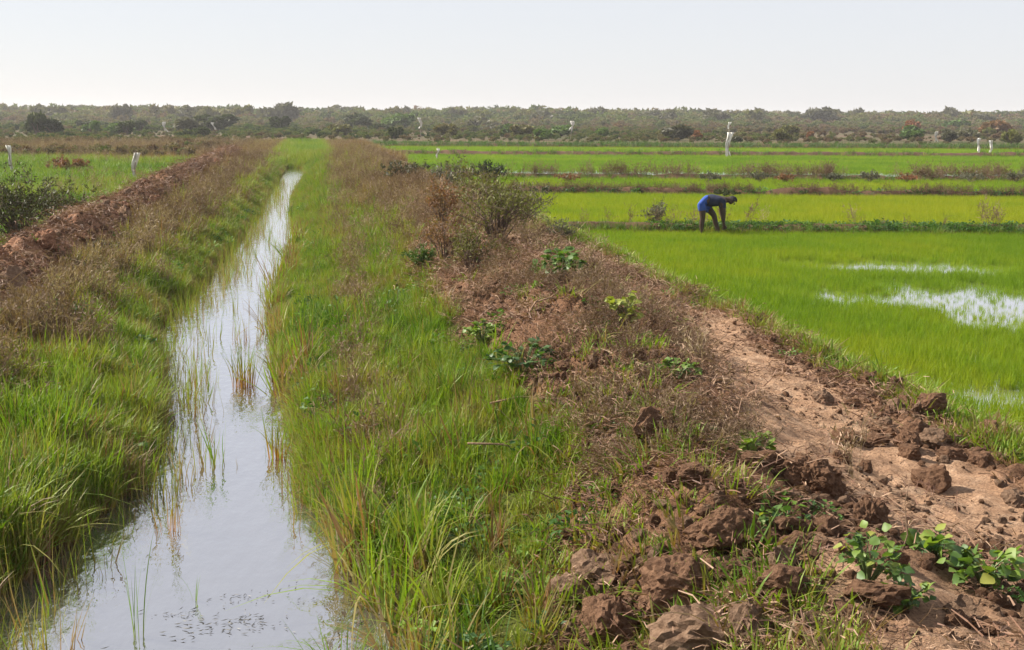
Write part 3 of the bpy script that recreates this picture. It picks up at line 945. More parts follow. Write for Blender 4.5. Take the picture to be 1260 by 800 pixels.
# ---- soil crumbs -----------------------------------------------------------
def clod_mesh(name, seed, sub=3, mat=None, facet=7):
    bm = bmesh.new()
    bmesh.ops.create_icosphere(bm, subdivisions=sub, radius=1)
    r = random.Random(seed)
    planes = []
    for _ in range(facet):
        n = Vector((r.gauss(0, 1), r.gauss(0, 1), r.gauss(0, 1))).normalized()
        planes.append((n, r.uniform(.5, .85)))
    off = Vector((seed * 3.7, seed * 1.3, seed * 5.1))
    for v in bm.verts:
        p = v.co.copy()
        for n, d in planes:
            q = p.dot(n)
            if q > d: p -= n * (q - d) * .97
        k = (mnoise.fractal(p * 1.5 + off, .8, 2.1, 4) * .26 + (.45 - abs(mnoise.noise(p * 2.4 + off))) * .14
             + mnoise.noise(p * 5.5 + off) * .09 + (.4 - abs(mnoise.noise(p * 8.0 + off))) * .10 + mnoise.noise(p * 17 + off) * .06)
        v.co = p * (1 + k)
    me = bpy.data.meshes.new(name)
    bm.to_mesh(me); bm.free()
    me.polygons.foreach_set('use_smooth', [False] * len(me.polygons))
    if mat: me.materials.append(mat)
    return me
P_crumb = proto_set('soil_crumb', [clod_mesh('crumb_shape_%d' % k, 300 + k, 2, M_clod if k % 2 else M_clod2, 10) for k in range(6)])
x, y = rand_pts(110000, 1.0, 6.2, 4.4, 34, rng, 2.1)
soil, pth, mud, far, z, xl, xr, xc, inw = masks(x, y)
ok = (~inw) & (rng.uniform(0, 1, len(x)) < soil * (1 - .88 * pth) * sstep(-.3, .4, fbm(x, y, 1.3, 3, 171)))
x, y = x[ok], y[ok]
sz = np.minimum(.006 * rng.uniform(0.15, 1, len(x)) ** -1.1, .045)
scatter('soil_crumbs', np.column_stack([x, y, H(x, y) + sz * .1]), P_crumb, sz, .5 + x * 0, rng, 1.0)
x, y = rand_pts(9000, -5.7, -3.3, 8, 72, rng, 1.5)
soil = masks(x, y)[0]
ok = rng.uniform(0, 1, len(x)) < soil * .8
x, y = x[ok], y[ok]
sz = np.minimum(.02 * rng.uniform(0.2, 1, len(x)) ** -1.0, .10)
scatter('soil_crumbs', np.column_stack([x, y, H(x, y) + sz * .1]), P_crumb, sz, .5 + x * 0, rng, 1.0)

# ---- far scrub --------------------------------------------------------------
FLAGS = [(14, 208, 180), (166, 217, 189), (203, 163, 150), (264, 164, 151), (518, 157, 145), (702, 160, 149),
         (895, 190, 151), (1152, 176, 162)]
n = 19000
y = 142 + 440 * rng.uniform(0, 1, n) ** 1.15
x = y * rng.uniform(-.36, .72, n)
n1 = fbm(x, y * 1.6, .018, 4, 181)
ok = rng.uniform(0, 1, n) < np.interp(y, [142, 300, 400, 440], [.42, .45, .6, .85]) + 1.1 * n1
x, y, n1 = x[ok], y[ok], n1[ok]
P = np.column_stack([x, y, np.full(len(x), .1)])
u, v, dep = project(P)
sc = rng.uniform(.35, 1.0, len(x)) * (1 + .3 * fbm(x, y, .03, 3, 261) * sstep(150, 420, y)) * np.interp(y, [140, 200, 300, 370, 430, 580], [.4, .6, 1.0, 1.6, 2.9, 4.8])
for fx, fb, ft in FLAGS:                         # keep the ground in front of the flags open
    sc = np.where((np.abs(u - fx) < 14) & (dep < 235), sc * .6, sc)
g = np.interp(u, [0, 300, 620, 800, 1260], [.50, .60, .54, .38, .32])
scatter('far_scrub', P, P_scrub, sc, g + .75 * n1 + rng.normal(0, .2, len(x)), rng, .1)
x = np.concatenate([rng.uniform(-70, -8, 1400)]); y = rng.uniform(92, 150, 1400)
n1 = fbm(x, y, .05, 3, 187)
ok = n1 > -.1
x, y = x[ok], y[ok]
scatter('far_scrub', np.column_stack([x, y, np.full(len(x), .05)]), P_scrub, rng.uniform(.2, .55, len(x)),
        .25 + rng.normal(0, .2, len(x)), rng, .1)

exec_objects = True
# ================================================================== THINGS
# ---- soil clods -----------------------------------------------------------
CL_A = [clod_mesh('clod_shape_%d' % k, k + 1, 5 if k < 4 else 4, M_clod) for k in range(9)]
CL_B = [clod_mesh('clod_pale_shape_%d' % k, k + 40, 4, M_clod2) for k in range(5)]
CL_R = [clod_mesh('clod_red_shape_%d' % k, k + 70, 4, M_clod3) for k in range(4)]
rr = random.Random(5)
def clod(p, sx, sy, sz, me, label, group=None, name='soil_clod', sink=.35):
    o = mesh_obj(name, me)
    o.location = (p[0], p[1], p[2] + sz * (1 - sink) - sz * .35)
    o.rotation_euler = (rr.uniform(-.25, .25), rr.uniform(-.25, .25), rr.uniform(0, 6.28))
    o.scale = (sx, sy, sz)
    return tag(o, label, 'clod', group)
def clod_px(px, py, wpx, hpx, me, label):
    p = on(px, py + hpx * .4)
    d = (p - CAM).dot(fwd)
    w = wpx * d / FPX * .57; h = hpx * d / FPX * .72
    o = clod(p, w, w * .85, h, me, label)
    o.rotation_euler = (rr.uniform(-.15, .15), rr.uniform(-.15, .15), rr.uniform(0, 6.28))
for a in [
    (1000, 585, 58, 50, CL_A[0], 'largest reddish boulder-like clod standing alone in the middle of the dirt path'),
    (1070, 635, 44, 38, CL_A[1], 'squarish brown clod on the path above the biggest leafy plants'),
    (1040, 538, 36, 20, CL_A[2], 'low flat brown clod far up the middle of the pale path'),
    (1036, 560, 22, 18, CL_A[4], 'small dark clod just behind the largest path boulder'),
    (1064, 574, 20, 15, CL_A[5], 'small low clod right beside the largest path boulder'),
    (1116, 545, 28, 20, CL_A[3], 'dark rounded clod at the left end of the clod heap by the paddy'),
    (745, 772, 88, 62, CL_A[1], 'big grey brown clod at the bottom edge among green grass blades'),
    (850, 716, 110, 62, CL_A[0], 'longest dark clod of the heap in the foreground'),
    (890, 660, 76, 44, CL_A[3], 'dark humped clod above the foreground heap, shadow falling to its right'),
    (868, 770, 116, 52, CL_B[0], 'broad crumbly clod at the bottom edge of the foreground heap'),
    (925, 768, 56, 58, CL_B[1], 'pale grey clod at the bottom edge beside the foreground heap'),
    (738, 692, 70, 34, CL_B[2], 'pale flat clod at the edge of the bank grass'),
    (700, 728, 52, 30, CL_B[3], 'low clod half hidden in the foreground grass'),
    (918, 728, 42, 34, CL_A[5], 'rounded reddish clod on top of the foreground heap'),
    (970, 715, 46, 32, CL_B[4], 'pinkish clod between foreground heap and leafy plants'),
    (803, 520, 58, 36, CL_A[6], 'reddish rough clod on the ridge beside dead grey weeds'),
    (1250, 612, 34, 18, CL_B[1], 'smooth grey clod lying at the right edge of the path'),
    (1145, 585, 40, 34, CL_A[7], 'dark clod topped by yellowish weeds near the path edge'),
]: clod_px(*a)
# clods of the heap by the paddy, the ridge and the far berm
def clod_field(n, fn, smin, smax, label, group, ywt=1.0):
    k = 0; tries = 0
    while k < n and tries < 20000:
        tries += 1
        q = fn()
        if q is None: continue
        x, y = q
        if not in_view(np.array([[x, y, .5]]), 10, 30)[0]: continue
        s = min(smax, smin * rr.uniform(.12, 1) ** -.75)
        p = (x, y, h1(x, y))
        where = next(wd for lim, wd in WHERE[group] if y < lim)
        clod(p, s * rr.uniform(.9, 1.4), s * rr.uniform(.8, 1.2), s * rr.uniform(.6, .95),
             rr.choice((CL_R if 'berm' in group else CL_A[4:]) if rr.random() < .7 else CL_B), label + ', ' + where, group + ', ' + where, sink=.3)
        k += 1
WHERE = {'clods of the heap by the paddy': [(9.4, 'near side of the heap'), (99, 'far side of the heap')],
         'clods on the ridge': [(8.5, 'near end of the ridge'), (13, 'middle of the ridge'), (99, 'far end of the ridge')],
         'clods around the foreground heap': [(6.3, 'close to the bottom edge'), (99, 'above the heap')],
         'small clods on the path': [(8.5, 'near part of the path'), (99, 'far part of the path')],
         'clods on the rice margin': [(99, 'right of the path')],
         'clods on the far berm': [(20, 'near end by the left edge'), (32, 'middle stretch'), (99, 'far end')]}
def f_heap(): return rr.gauss(5.1, .33), rr.uniform(8.4, 10.6)
def f_ridge():
    y = 5 + 17 * rr.random() ** 1.6
    c = float(crest_r(np.array([y]))[0])
    return c + rr.uniform(-.45, 1.35), y
def f_near(): return rr.uniform(1.3, 2.9), rr.uniform(5.2, 7.6)
def f_path():
    y = 5.4 + 10 * rr.random() ** 1.3
    return rr.uniform(float(path_l(np.array([y]))[0]) - .3, float(path_r(np.array([y]))[0]) + .2), y
def f_edge():
    y = rr.uniform(9, 24); return FIELD_X - .55 + rr.gauss(0, .2), y
def f_berm():
    y = 11 + 50 * rr.random() ** 1.3; return XC_L + rr.gauss(-.1, .38), y
clod_field(66, f_heap, .035, .12, 'brown clod in the soil heap between path and paddy', 'clods of the heap by the paddy')
clod_field(70, f_ridge, .035, .14, 'brown clod on the litter covered ridge', 'clods on the ridge')
clod_field(55, f_near, .028, .09, 'small clod scattered around the big foreground clods', 'clods around the foreground heap')
clod_field(12, f_path, .014, .04, 'small crumb-like clod loose on the trodden path', 'small clods on the path')
clod_field(12, f_edge, .035, .10, 'dark clod at the grassy margin where path meets rice', 'clods on the rice margin')
clod_field(67, f_berm, .07, .24, 'reddish clod on the dirt berm left of the canal', 'clods on the far berm')

# ---- broad-leaved plants -----------------------------------------------------
def leaf_mesh(name, seed):
    r = random.Random(seed)
    V = []; F = []
    n = 7
    prof = [(.0, .02), (.12, .22), (.3, .38), (.5, .42), (.7, .33), (.87, .17), (1.0, .0)]
    for k, (l, w) in enumerate(prof):
        droop = -.28 * l * l * r.uniform(.7, 1.3); w = w * (1 + .12 * math.sin(k * 2.3 + seed))
        V += [(l, -w, droop + .16 * w), (l, 0, droop - .02), (l, w, droop + .16 * w)]
    for k in range(n - 1):
        a = 3 * k
        F += [(a, a + 3, a + 4, a + 1), (a + 1, a + 4, a + 5, a + 2)]
    return make_mesh(name, V, F, M_leaf, smooth=True)
LEAVES = [leaf_mesh('leaf_shape_%d' % k, k) for k in range(5)]
def broad_plant(p, rad, hgt, nleaf, leaf, label, seed, name='leafy_plant', individual=True, mat=None):
    r = random.Random(seed)
    t = empty(name, p)
    tag(t, label, 'plant')
    V = []; F = []; spots = []
    ns = max(4, nleaf // 5)
    for s in range(ns):
        a = 6.283 * s / ns + r.uniform(-.4, .4); q = rad * r.uniform(.35, 1)
        top = Vector((math.cos(a) * q, math.sin(a) * q, hgt * r.uniform(.5, 1) * (1.1 - .5 * q / rad)))
        mid = top * .5 + Vector((0, 0, hgt * .15))
        tube(V, F, [(0, 0, -.02), tuple(mid), tuple(top)], [.006, .005, .003], 4)
        for j in range(nleaf // ns):
            f = .45 + .6 * r.random()
            b = mid.lerp(top, min(1, f))
            spots.append((b, a + r.gauss(0, .9)))
    mesh_obj('stem', make_mesh('stem_shape', V, F, M_stem), parent=t)
    if individual:
        for b, a in spots:
            o = mesh_obj('leaf', r.choice(LEAVES), parent=t)
            o.location = b + Vector((r.gauss(0, rad * .14), r.gauss(0, rad * .14), r.gauss(0, hgt * .1))); o.rotation_euler = (r.gauss(0, .55), r.gauss(-.35, .5), a)
            s = leaf * r.uniform(.65, 1.25); o.scale = (s, s * r.uniform(.8, 1.2), s)
    else:
        VV = []; FF = []
        for b, a in spots:
            me = r.choice(LEAVES); m = Euler((r.gauss(0, .45), r.gauss(-.25, .4), a)).to_matrix() * (leaf * r.uniform(.65, 1.25))
            j = len(VV)
            VV += [tuple(b + m @ v.co) for v in me.vertices]
            FF += [tuple(j + i for i in q.vertices) for q in me.polygons]
        mesh_obj('foliage', make_mesh('foliage_shape', VV, FF, mat or M_leaf, smooth=True), parent=t)
    return t
def plant_px(px, py, wpx, hpx, nleaf, leafpx, label, seed, individual=False, mat=None):
    nleaf = int(nleaf * 2.1); leafpx *= .72
    p = on(px, py); wpx *= 1.12; hpx *= 1.15
    k = (p - CAM).dot(fwd) / FPX
    return broad_plant(p, wpx * .5 * k, hpx * k, nleaf, leafpx * k, label, seed, 'leafy_plant', individual, mat)
plant_px(1212, 722, 78, 50, 44, 22, 'bright broad-leaved plant nearest the right edge of the photo', 1, True)
plant_px(1150, 688, 42, 34, 22, 24, 'small round plant with cupped bright leaves, just left of the rightmost plant', 2, True)
plant_px(1068, 718, 76, 62, 52, 17, 'widest leafy plant with pale shiny leaves right of the clod heap', 3, True)
plant_px(1118, 748, 50, 30, 26, 17, 'low green plant in front of the widest leafy plant', 4, True)
plant_px(948, 655, 34, 34, 22, 14, 'small upright plant beside the dark humped clod', 5, True)
plant_px(922, 560, 52, 34, 34, 17, 'green plant with one white glinting leaf casting a dark shadow on the path', 6)
plant_px(868, 546, 32, 22, 20, 12, 'pale green plant left of the plant with a white glinting leaf', 7)
plant_px(832, 474, 46, 34, 36, 13, 'bluish green plant on the ridge at the left end of the path', 8)
plant_px(766, 402, 52, 48, 46, 13, 'dark leaved plant with white flower on the ridge crest beside the rice', 9)
plant_px(594, 425, 38, 34, 50, 10, 'round dark green clump on bare soil left of the ridge crest', 10)
plant_px(645, 462, 86, 42, 80, 12, 'spreading grey green plant between bank grass and dead weeds', 11)
plant_px(740, 528, 34, 20, 22, 10, 'small yellow green plant below the dead grey weeds', 12)
plant_px(780, 428, 60, 22, 34, 11, 'low weed with pale leaves at the foot of the dark flowering plant', 13)
plant_px(85, 402, 60, 30, 60, 12, 'broad clump of bright green leaves on the left bank', 14)
plant_px(35, 410, 50, 28, 44, 12, 'smaller green leaf clump at the left edge of the photo', 15)

# ---- twiggy shrubs ---------------------------------------------------------
def shrub_mesh(seed, rx, h, nst, nleaf, leaf, droop=.0):
    g = np.random.default_rng(seed)
    V = []; F = []; LV = []; LF = []; LT = []
    for s in range(nst):
        a = g.uniform(0, 6.283); q = rx * math.sqrt(g.uniform(.05, 1))
        top = np.array([q * math.cos(a), q * math.sin(a), h * g.uniform(.55, 1) * (1 - .35 * (q / rx) ** 2)])
        mid = top * np.array([.35, .35, .6]) + g.normal(0, .04 * h, 3) * np.array([1, 1, .3])
        tube(V, F, [(top[0] * .05, top[1] * .05, -.03), tuple(mid), tuple(top)], [.014 * h, .009 * h, .003 * h], 4)
        tn = g.normal(.5, .25)
        for k in range(5):                       # side twigs
            f = g.uniform(.25, 1)
            b = mid + (top - mid) * f if f > .3 else mid * (f / .3)
            e = b + (g.normal(0, .22, 3) + np.array([0, 0, .12])) * h * .6
            tube(V, F, [tuple(b), tuple(e)], [.004 * h, .002 * h], 3)
            for _ in range(nleaf // (nst * 5)):
                c = b + (e - b) * g.uniform(.15, 1.1) + g.normal(0, .035 * h, 3)
                c[2] = max(.02, c[2])
                d = g.normal(0, 1, 3) + np.array([0, 0, .5]); d /= np.linalg.norm(d)
                s2 = np.cross(d, g.normal(0, 1, 3)); s2 /= np.linalg.norm(s2)
                z = leaf * g.uniform(.6, 1.4); j = len(LV)
                LV += [tuple(c - d * z), tuple(c + s2 * z * .3), tuple(c + d * z), tuple(c - s2 * z * .3)]
                LF.append((j, j + 1, j + 2, j + 3)); LT += [tn + g.normal(0, .15)] * 4
    return (V, F), (LV, LF, LT)
def shrub(p, w, h, mat, label, seed, nst=22, nleaf=1300, leaf=.035, name='shrub', group=None):
    st, lf = shrub_mesh(seed, w * .5, h, nst, nleaf, leaf)
    t = empty(name, p); tag(t, label, 'shrub', group)
    mesh_obj('stem', make_mesh('stem_shape', *st, M_bark), parent=t)
    me = make_mesh('foliage_shape', lf[0], lf[1], M_shrub[mat])
    a = me.attributes.new('tint', 'FLOAT', 'POINT'); a.data.foreach_set('value', np.clip(lf[2], 0, 1).astype(np.float32))
    mesh_obj('foliage', me, parent=t)
    return t
def shrub_px(px, py, wpx, hpx, mat, label, seed, z=None, **kw):
    p = on(px, py) if z is None else at(px, py, z)
    k = (p - CAM).dot(fwd) / FPX
    if hpx > 40: wpx *= 1.2; hpx *= 1.15
    return shrub(p, wpx * k, hpx * k, mat, label, seed, leaf=kw.pop('leafpx', 2.2) * k, **kw)
plant_px(688, 345, 66, 40, 70, 13, 'low sprawling dark green plant on the ridge overlooking the near rice paddy', 21)
shrub_px(722, 350, 30, 22, 'dark', 'small dark shrub touching the sprawling dark plant on the ridge', 22, leafpx=2.6, nst=12, nleaf=600)
shrub_px(580, 335, 60, 60, 'olive', 'yellow green leafy shrub beside the rusty dead plants on the ridge', 23)
shrub_px(548, 330, 56, 66, 'rusty', 'rust red dying shrub at the left foot of the ridge bushes', 24)
shrub_px(610, 305, 90, 80, 'olive', 'largest olive brown bush of the ridge clump', 25, nleaf=2400, nst=34)
shrub_px(640, 285, 80, 62, 'grey', 'grey twiggy bush leaning towards the rice paddies', 26, nst=34)
shrub_px(585, 262, 70, 52, 'olive', 'olive bush behind the largest bush of the ridge clump', 27)
shrub_px(555, 240, 70, 42, 'grey', 'greyish bush low at the far end of the ridge clump', 28)
shrub_px(545, 280, 50, 52, 'rusty', 'orange brown bush in the middle of the ridge clump', 29)
shrub_px(600, 225, 44, 26, 'dark', 'dark bush where the ridge meets the farther paddies', 30)
shrub_px(515, 335, 50, 34, 'green', 'grey green weed bush in the grass left of the rusty shrub', 31)
shrub_px(505, 225, 70, 30, 'grey', 'pale brown bush on the ridge near the vanishing canal', 32)
shrub_px(690, 300, 40, 32, 'grey', 'thin grey twig bush at the corner of the rice paddy', 33, nleaf=500)
shrub_px(28, 305, 118, 78, 'darkolive', 'big dark bush behind the berm at the left edge', 34, 0.1, nst=40, nleaf=4200, leafpx=2.6)
shrub_px(78, 290, 64, 52, 'darkolive', 'narrower dark bush right of the big bush at the left edge', 35, 0.1, nst=24, nleaf=2000, leafpx=2.4)
shrub_px(-25, 300, 70, 62, 'green', 'green bush cut off by the left edge of the photo', 36, 0.1, nst=26, nleaf=2200)
shrub_px(85, 213, 56, 20, 'rusty', 'low brown bush in the green field left of the canal', 37, 0.05)
shrub_px(130, 322, 44, 26, 'grey', 'grey weed bush on the near slope of the reddish berm', 38)
shrub_px(808, 278, 36, 32, 'grey', 'thin brown weed bush on the paddy bund left of the bending person', 39, 0.1, nleaf=500)
shrub_px(895, 242, 40, 10, 'dark', 'dark low weed clump on the bund behind the head of the person', 40, 0.1, nleaf=900, leafpx=1.6)
shrub_px(665, 238, 30, 8, 'dark', 'dark low weed clump at the left end of the brown bund', 41, 0.1, nleaf=600, leafpx=1.6)
BUND_AT = ['left of the tallest white flag', 'below the tallest white flag', 'just right of the tallest white flag', 'second right of the tallest white flag',
           'third right of the tallest white flag', 'left of the middle gap of pale water', 'right of the middle gap of pale water', 'below the pair of white flags', 'at the right edge']
for k, (px, wp) in enumerate([(700, 50), (870, 44), (935, 40), (965, 36), (1025, 34), (1070, 36), (1115, 34), (1195, 60), (1250, 40)]):
    shrub_px(px, 224, wp * .8, 11 + 1.5 * (k % 3), 'rusty' if k % 3 == 0 else 'grey', 'brownish weed bush on the far bund, ' + BUND_AT[k], 50 + k, 0.1,
             nleaf=700, leafpx=1.5, group='weed bushes along the far bund')

# ---- distant bushes and trees ------------------------------------------------
def tree_set(seed, rx, rz, trunk_h, mat, nl=900, leaf=.2):
    g = np.random.default_rng(seed)
    V, F, T = crown(g, rx, rz, nl, leaf, 9)
    me = make_mesh('crown_shape', [(v[0], v[1], v[2] + trunk_h) for v in V], F, M_shrub[mat])
    a = me.attributes.new('tint', 'FLOAT', 'POINT'); a.data.foreach_set('value', np.clip(T, 0, 1).astype(np.float32))
    TV = []; TF = []
    tube(TV, TF, [(0, 0, -.1), (.05, .02, trunk_h * .6), (-.05, .05, trunk_h + rz * .3)], [.16, .12, .07], 6)
    for k in range(5):
        a_ = k * 1.26 + g.uniform(-.3, .3)
        tube(TV, TF, [(0, 0, trunk_h * .6), (math.cos(a_) * rx * .3, math.sin(a_) * rx * .3, trunk_h + rz * .3),
                      (math.cos(a_) * rx * .6, math.sin(a_) * rx * .6, trunk_h + rz * .6)], [.09, .06, .03], 4)
    return make_mesh('trunk_shape', TV, TF, M_bark), me
def place_tree(ts, p, w, h, label, cat, name, group=None):
    t = empty(name, p, rr.uniform(0, 6.28)); tag(t, label, cat, group)
    t.scale = (w, w, h)
    mesh_obj('trunk', ts[0], parent=t); mesh_obj('crown', ts[1], parent=t)
    return t
TS = {m: [tree_set(100 + i * 7 + j, 1.0, 1.0, .12, m) for j in range(3)] for i, m in enumerate(M_shrub)}
for m in TS:
    pass
def unit_tree(px, base, top, wpx, mat, label, cat='bush', name='bush', Y=None, group=None):
    p = at(px, base, 0.1) if Y is None else at_dist(px, base, Y)
    p.z = 0.1
    k = (p - CAM).dot(fwd) / FPX
    tp = at_dist(px, top, p.y)
    hgt = max(.5, tp.z - p.z)
    place_tree(rr.choice(TS[mat]), p, wpx * k * .52, hgt / 1.2, label, cat, name, group)
for a in [
    (46, 168, 141, 26, 'dark', 'tall dark bush beyond the left field, higher of a joined pair'),
    (66, 168, 148, 28, 'dark', 'lower dark bush joined to the tall dark bush beyond the left field'),
    (265, 162, 142, 60, 'dark', 'broad dark green bush behind the leaning white flag'),
    (440, 161, 142, 38, 'dark', 'dark rounded bush above the far end of the canal'),
    (492, 160, 140, 40, 'green', 'green bush just left of a small white flag on the skyline'),
    (345, 163, 144, 30, 'dark', 'dim green bush above the green end of the canal'),
    (230, 165, 145, 40, 'grey', 'grey green bush left of the broad dark bush'),
    (765, 157, 143, 20, 'green', 'small round green bush right of the small white flag in the scrub'),
    (845, 168, 156, 26, 'dark', 'low dark bush in the scrub left of the tall white flag'),
    (1120, 166, 148, 26, 'rusty', 'rust red bush in the brown scrub, left of the hazy green bush'),
    (1178, 162, 147, 38, 'green', 'hazy green bush between two rust red bushes'),
    (1222, 168, 150, 36, 'rusty', 'rust red bush above the pair of white flags'),
    (150, 166, 152, 40, 'green', 'olive bush at the far margin of the left field'),
    (590, 160, 143, 34, 'grey', 'pale grey bush in the scrub above the ridge bushes'),
]: unit_tree(*a)
for k in range(46):
    Y = rr.uniform(150, 300); px = rr.uniform(-20, 1280); b = 146 + 1521 * 2.9 / Y + (px - 630) * .0055
    h = rr.uniform(.9, 2.1) * 1521 / Y
    unit_tree(px, b, b - h, h * rr.uniform(1.2, 2.4), rr.choice(['dark', 'green', 'green', 'olive', 'grey'] if px < 700 else ['grey', 'olive', 'green', 'rusty']),
              'separate low bush in the wide scrub between fields and horizon', 'bush', 'scrub_bush', None, 'bushes scattered in the far scrub')
HL = 'low hazy tree on the treeline along the horizon'
for k in range(60):
    px = -40 + 1340 * (k + rr.uniform(-.9, .9)) / 60
    top = 134.5 + (px - 630) * .0062 + rr.choice([-2.5, -1, 0, 0, 1, 1.5, 2]) + rr.uniform(-1, 1)
    Y = rr.uniform(400, 540)
    unit_tree(px, 146, top, rr.uniform(16, 50), rr.choice(['grey', 'grey', 'olive']), HL, 'tree', 'horizon_tree', Y,
              'trees along the horizon')

# ---- white flags on posts -----------------------------------------------------
def cloth_mesh(seed, w, h, lean=0.0):
    r = random.Random(seed); V = []; F = []
    nu, nv = 7, 9
    for side in (0, 1):
        for i_ in range(nv + 1):
            t = i_ / nv
            ww = w * (.62 + .24 * math.cos(5.2 * t) + .14 * math.sin(t * 9 + seed * 2))
            for j in range(nu + 1):
                s = j / nu - .5
                V.append((s * ww + lean * t * h + .22 * w * math.sin(t * 4.5 + seed), .16 * w * math.sin(s * 11 + t * 4 + seed) + side * .012 + .03,
                          -t * h * (1 + .18 * math.sin(s * 7 + seed * 2) * t)))
    n1 = (nu + 1) * (nv + 1)
    def f(i_, j, s): return s * n1 + i_ * (nu + 1) + j
    for i_ in range(nv):
        for j in range(nu):
            F.append((f(i_, j, 0), f(i_, j + 1, 0), f(i_ + 1, j + 1, 0), f(i_ + 1, j, 0)))
            F.append((f(i_, j, 1), f(i_ + 1, j, 1), f(i_ + 1, j + 1, 1), f(i_, j + 1, 1)))
    for i_ in range(nv):
        F.append((f(i_, 0, 0), f(i_ + 1, 0, 0), f(i_ + 1, 0, 1), f(i_, 0, 1)))
        F.append((f(i_, nu, 0), f(i_, nu, 1), f(i_ + 1, nu, 1), f(i_ + 1, nu, 0)))
    for j in range(nu):
        F.append((f(0, j, 0), f(0, j, 1), f(0, j + 1, 1), f(0, j + 1, 0)))
        F.append((f(nv, j, 0), f(nv, j + 1, 0), f(nv, j + 1, 1), f(nv, j, 1)))
    return make_mesh('cloth_shape', V, F, M_cloth, smooth=True)
def flag(px, base, top, c0, c1, wpx, label, seed, lean=0.0, Y=None, cap=False):
    p = at(px, base, 0.0) if Y is None else at_dist(px, base, Y)
    tp = at_dist(px, top, p.y)
    p.z = 0.0
    k = (p - CAM).dot(fwd) / FPX
    hgt = tp.z
    t = empty('white_flag', p, -YAW); tag(t, label, 'flag')
    V = []; F = []
    lx = lean * hgt
    tube(V, F, [(lx * .0, 0, -.1), (lx * .5, 0, hgt * .5), (lx, 0, hgt)], [.03, .026, .02], 6)
    mesh_obj('post', make_mesh('post_shape', V, F, M_post), parent=t)
    z0 = at_dist(px, c0, p.y).z; z1 = at_dist(px, c1, p.y).z
    cl = mesh_obj('cloth', cloth_mesh(seed, wpx * k, z0 - z1, -lean), parent=t)
    cl.location = (lean * z0, -.02, z0)
    if cap:                                          # a second scrap tied at the very top
        c2 = mesh_obj('cloth', cloth_mesh(seed + 31, wpx * k * .5, .48), parent=t)
        c2.location = (lean * hgt, -.02, hgt + .04)
flag(17, 216, 178, 179, 213, 7, 'white cloth strip hanging on a leaning post at the left edge of the field', 1, -.18)
flag(166, 225, 187, 188, 222, 10, 'wide white flag standing in the green field left of the canal', 2, .06)
flag(204, 163, 149, 150, 162, 5, 'small white flag in the scrub beyond the left field', 3, -.12)
flag(265, 164, 150, 151, 161, 4, 'thin white flag leaning in front of the broad dark bush', 4, -.2)
flag(518, 157, 144, 145, 157, 6, 'small white flag on the skyline scrub above the canal bank', 5, -.05, 170)
flag(702, 160, 148, 149, 160, 6, 'small white flag in the scrub above the middle of the paddies', 6, .08, 165)
flag(538, 196, 181, 183, 194, 4, 'short pale flag behind the ridge bushes', 7, .05)
flag(896, 193, 151, 163, 191, 10, 'tallest white flag, a post with long cloth at the end of the paddies', 8, cap=True)
flag(1152, 176, 161, 162, 174, 6, 'faint greyish flag in the brown scrub on the right', 9)
flag(1203, 190, 169, 170, 189, 5, 'left white flag of the pair at the far right paddy edge', 10, .05)
flag(1218, 189, 172, 173, 188, 6, 'right white flag of the pair at the far right paddy edge', 11, .08)

# ---- grass islands in the canal and the foreground tuft -----------------------
def tuft(px, py, z, n, spread, h, w, lean, curl, label, seed, tint):
    p = at(px, py, z)
    V, F, T = blades(np.random.default_rng(seed), n, spread, h, w, lean, curl, 6)
    me = make_mesh('tuft_shape', V, F, TUFT[tint], T)
    o = mesh_obj('grass_tuft', me); o.location = p
    return tag(o, label, 'grass tuft')
TUFT = {'green': foliage_mat('tuft_blade', [(0, (.12, .19, .02)), (1, (.08, .15, .015))], (.20, .10, .03), .3, .3, src='OBJ', rand=.5),
        'rust': foliage_mat('tuft_blade_rusty', [(0, (.13, .19, .02)), (1, (.10, .16, .02))], (.30, .10, .02), .95, .75, src='OBJ', rand=.5)}
tuft(301, 478, -.03, 70, .13, .46, .013, .12, .22, 'lone grass tuft growing in mid canal with rusty base', 1, 'rust')
tuft(341, 568, -.03, 36, .08, .42, .012, .1, .25, 'small tuft of grass in the water close to the right bank', 2, 'rust')
tuft(420, 836, .0, 34, .13, .34, .011, .5, .55, 'long arching green blades rising at the bottom edge over the water', 3, 'green')
tuft(240, 745, -.03, 4, .01, .22, .007, .12, .15, 'single thin blade pair standing in open water near the bottom', 4, 'green')
tuft(170, 790, -.03, 8, .03, .6, .008, .08, .12, 'few tall thin stalks in water at the bottom left', 5, 'green')
tuft(412, 600, -.03, 6, .02, .3, .010, .1, .1, 'brown-based stalks standing at the waterline of the right bank', 6, 'rust')
tuft(207, 655, -.03, 14, .10, .5, .009, .12, .3, 'sparse stalks standing out in the water off the left bank', 7, 'rust')

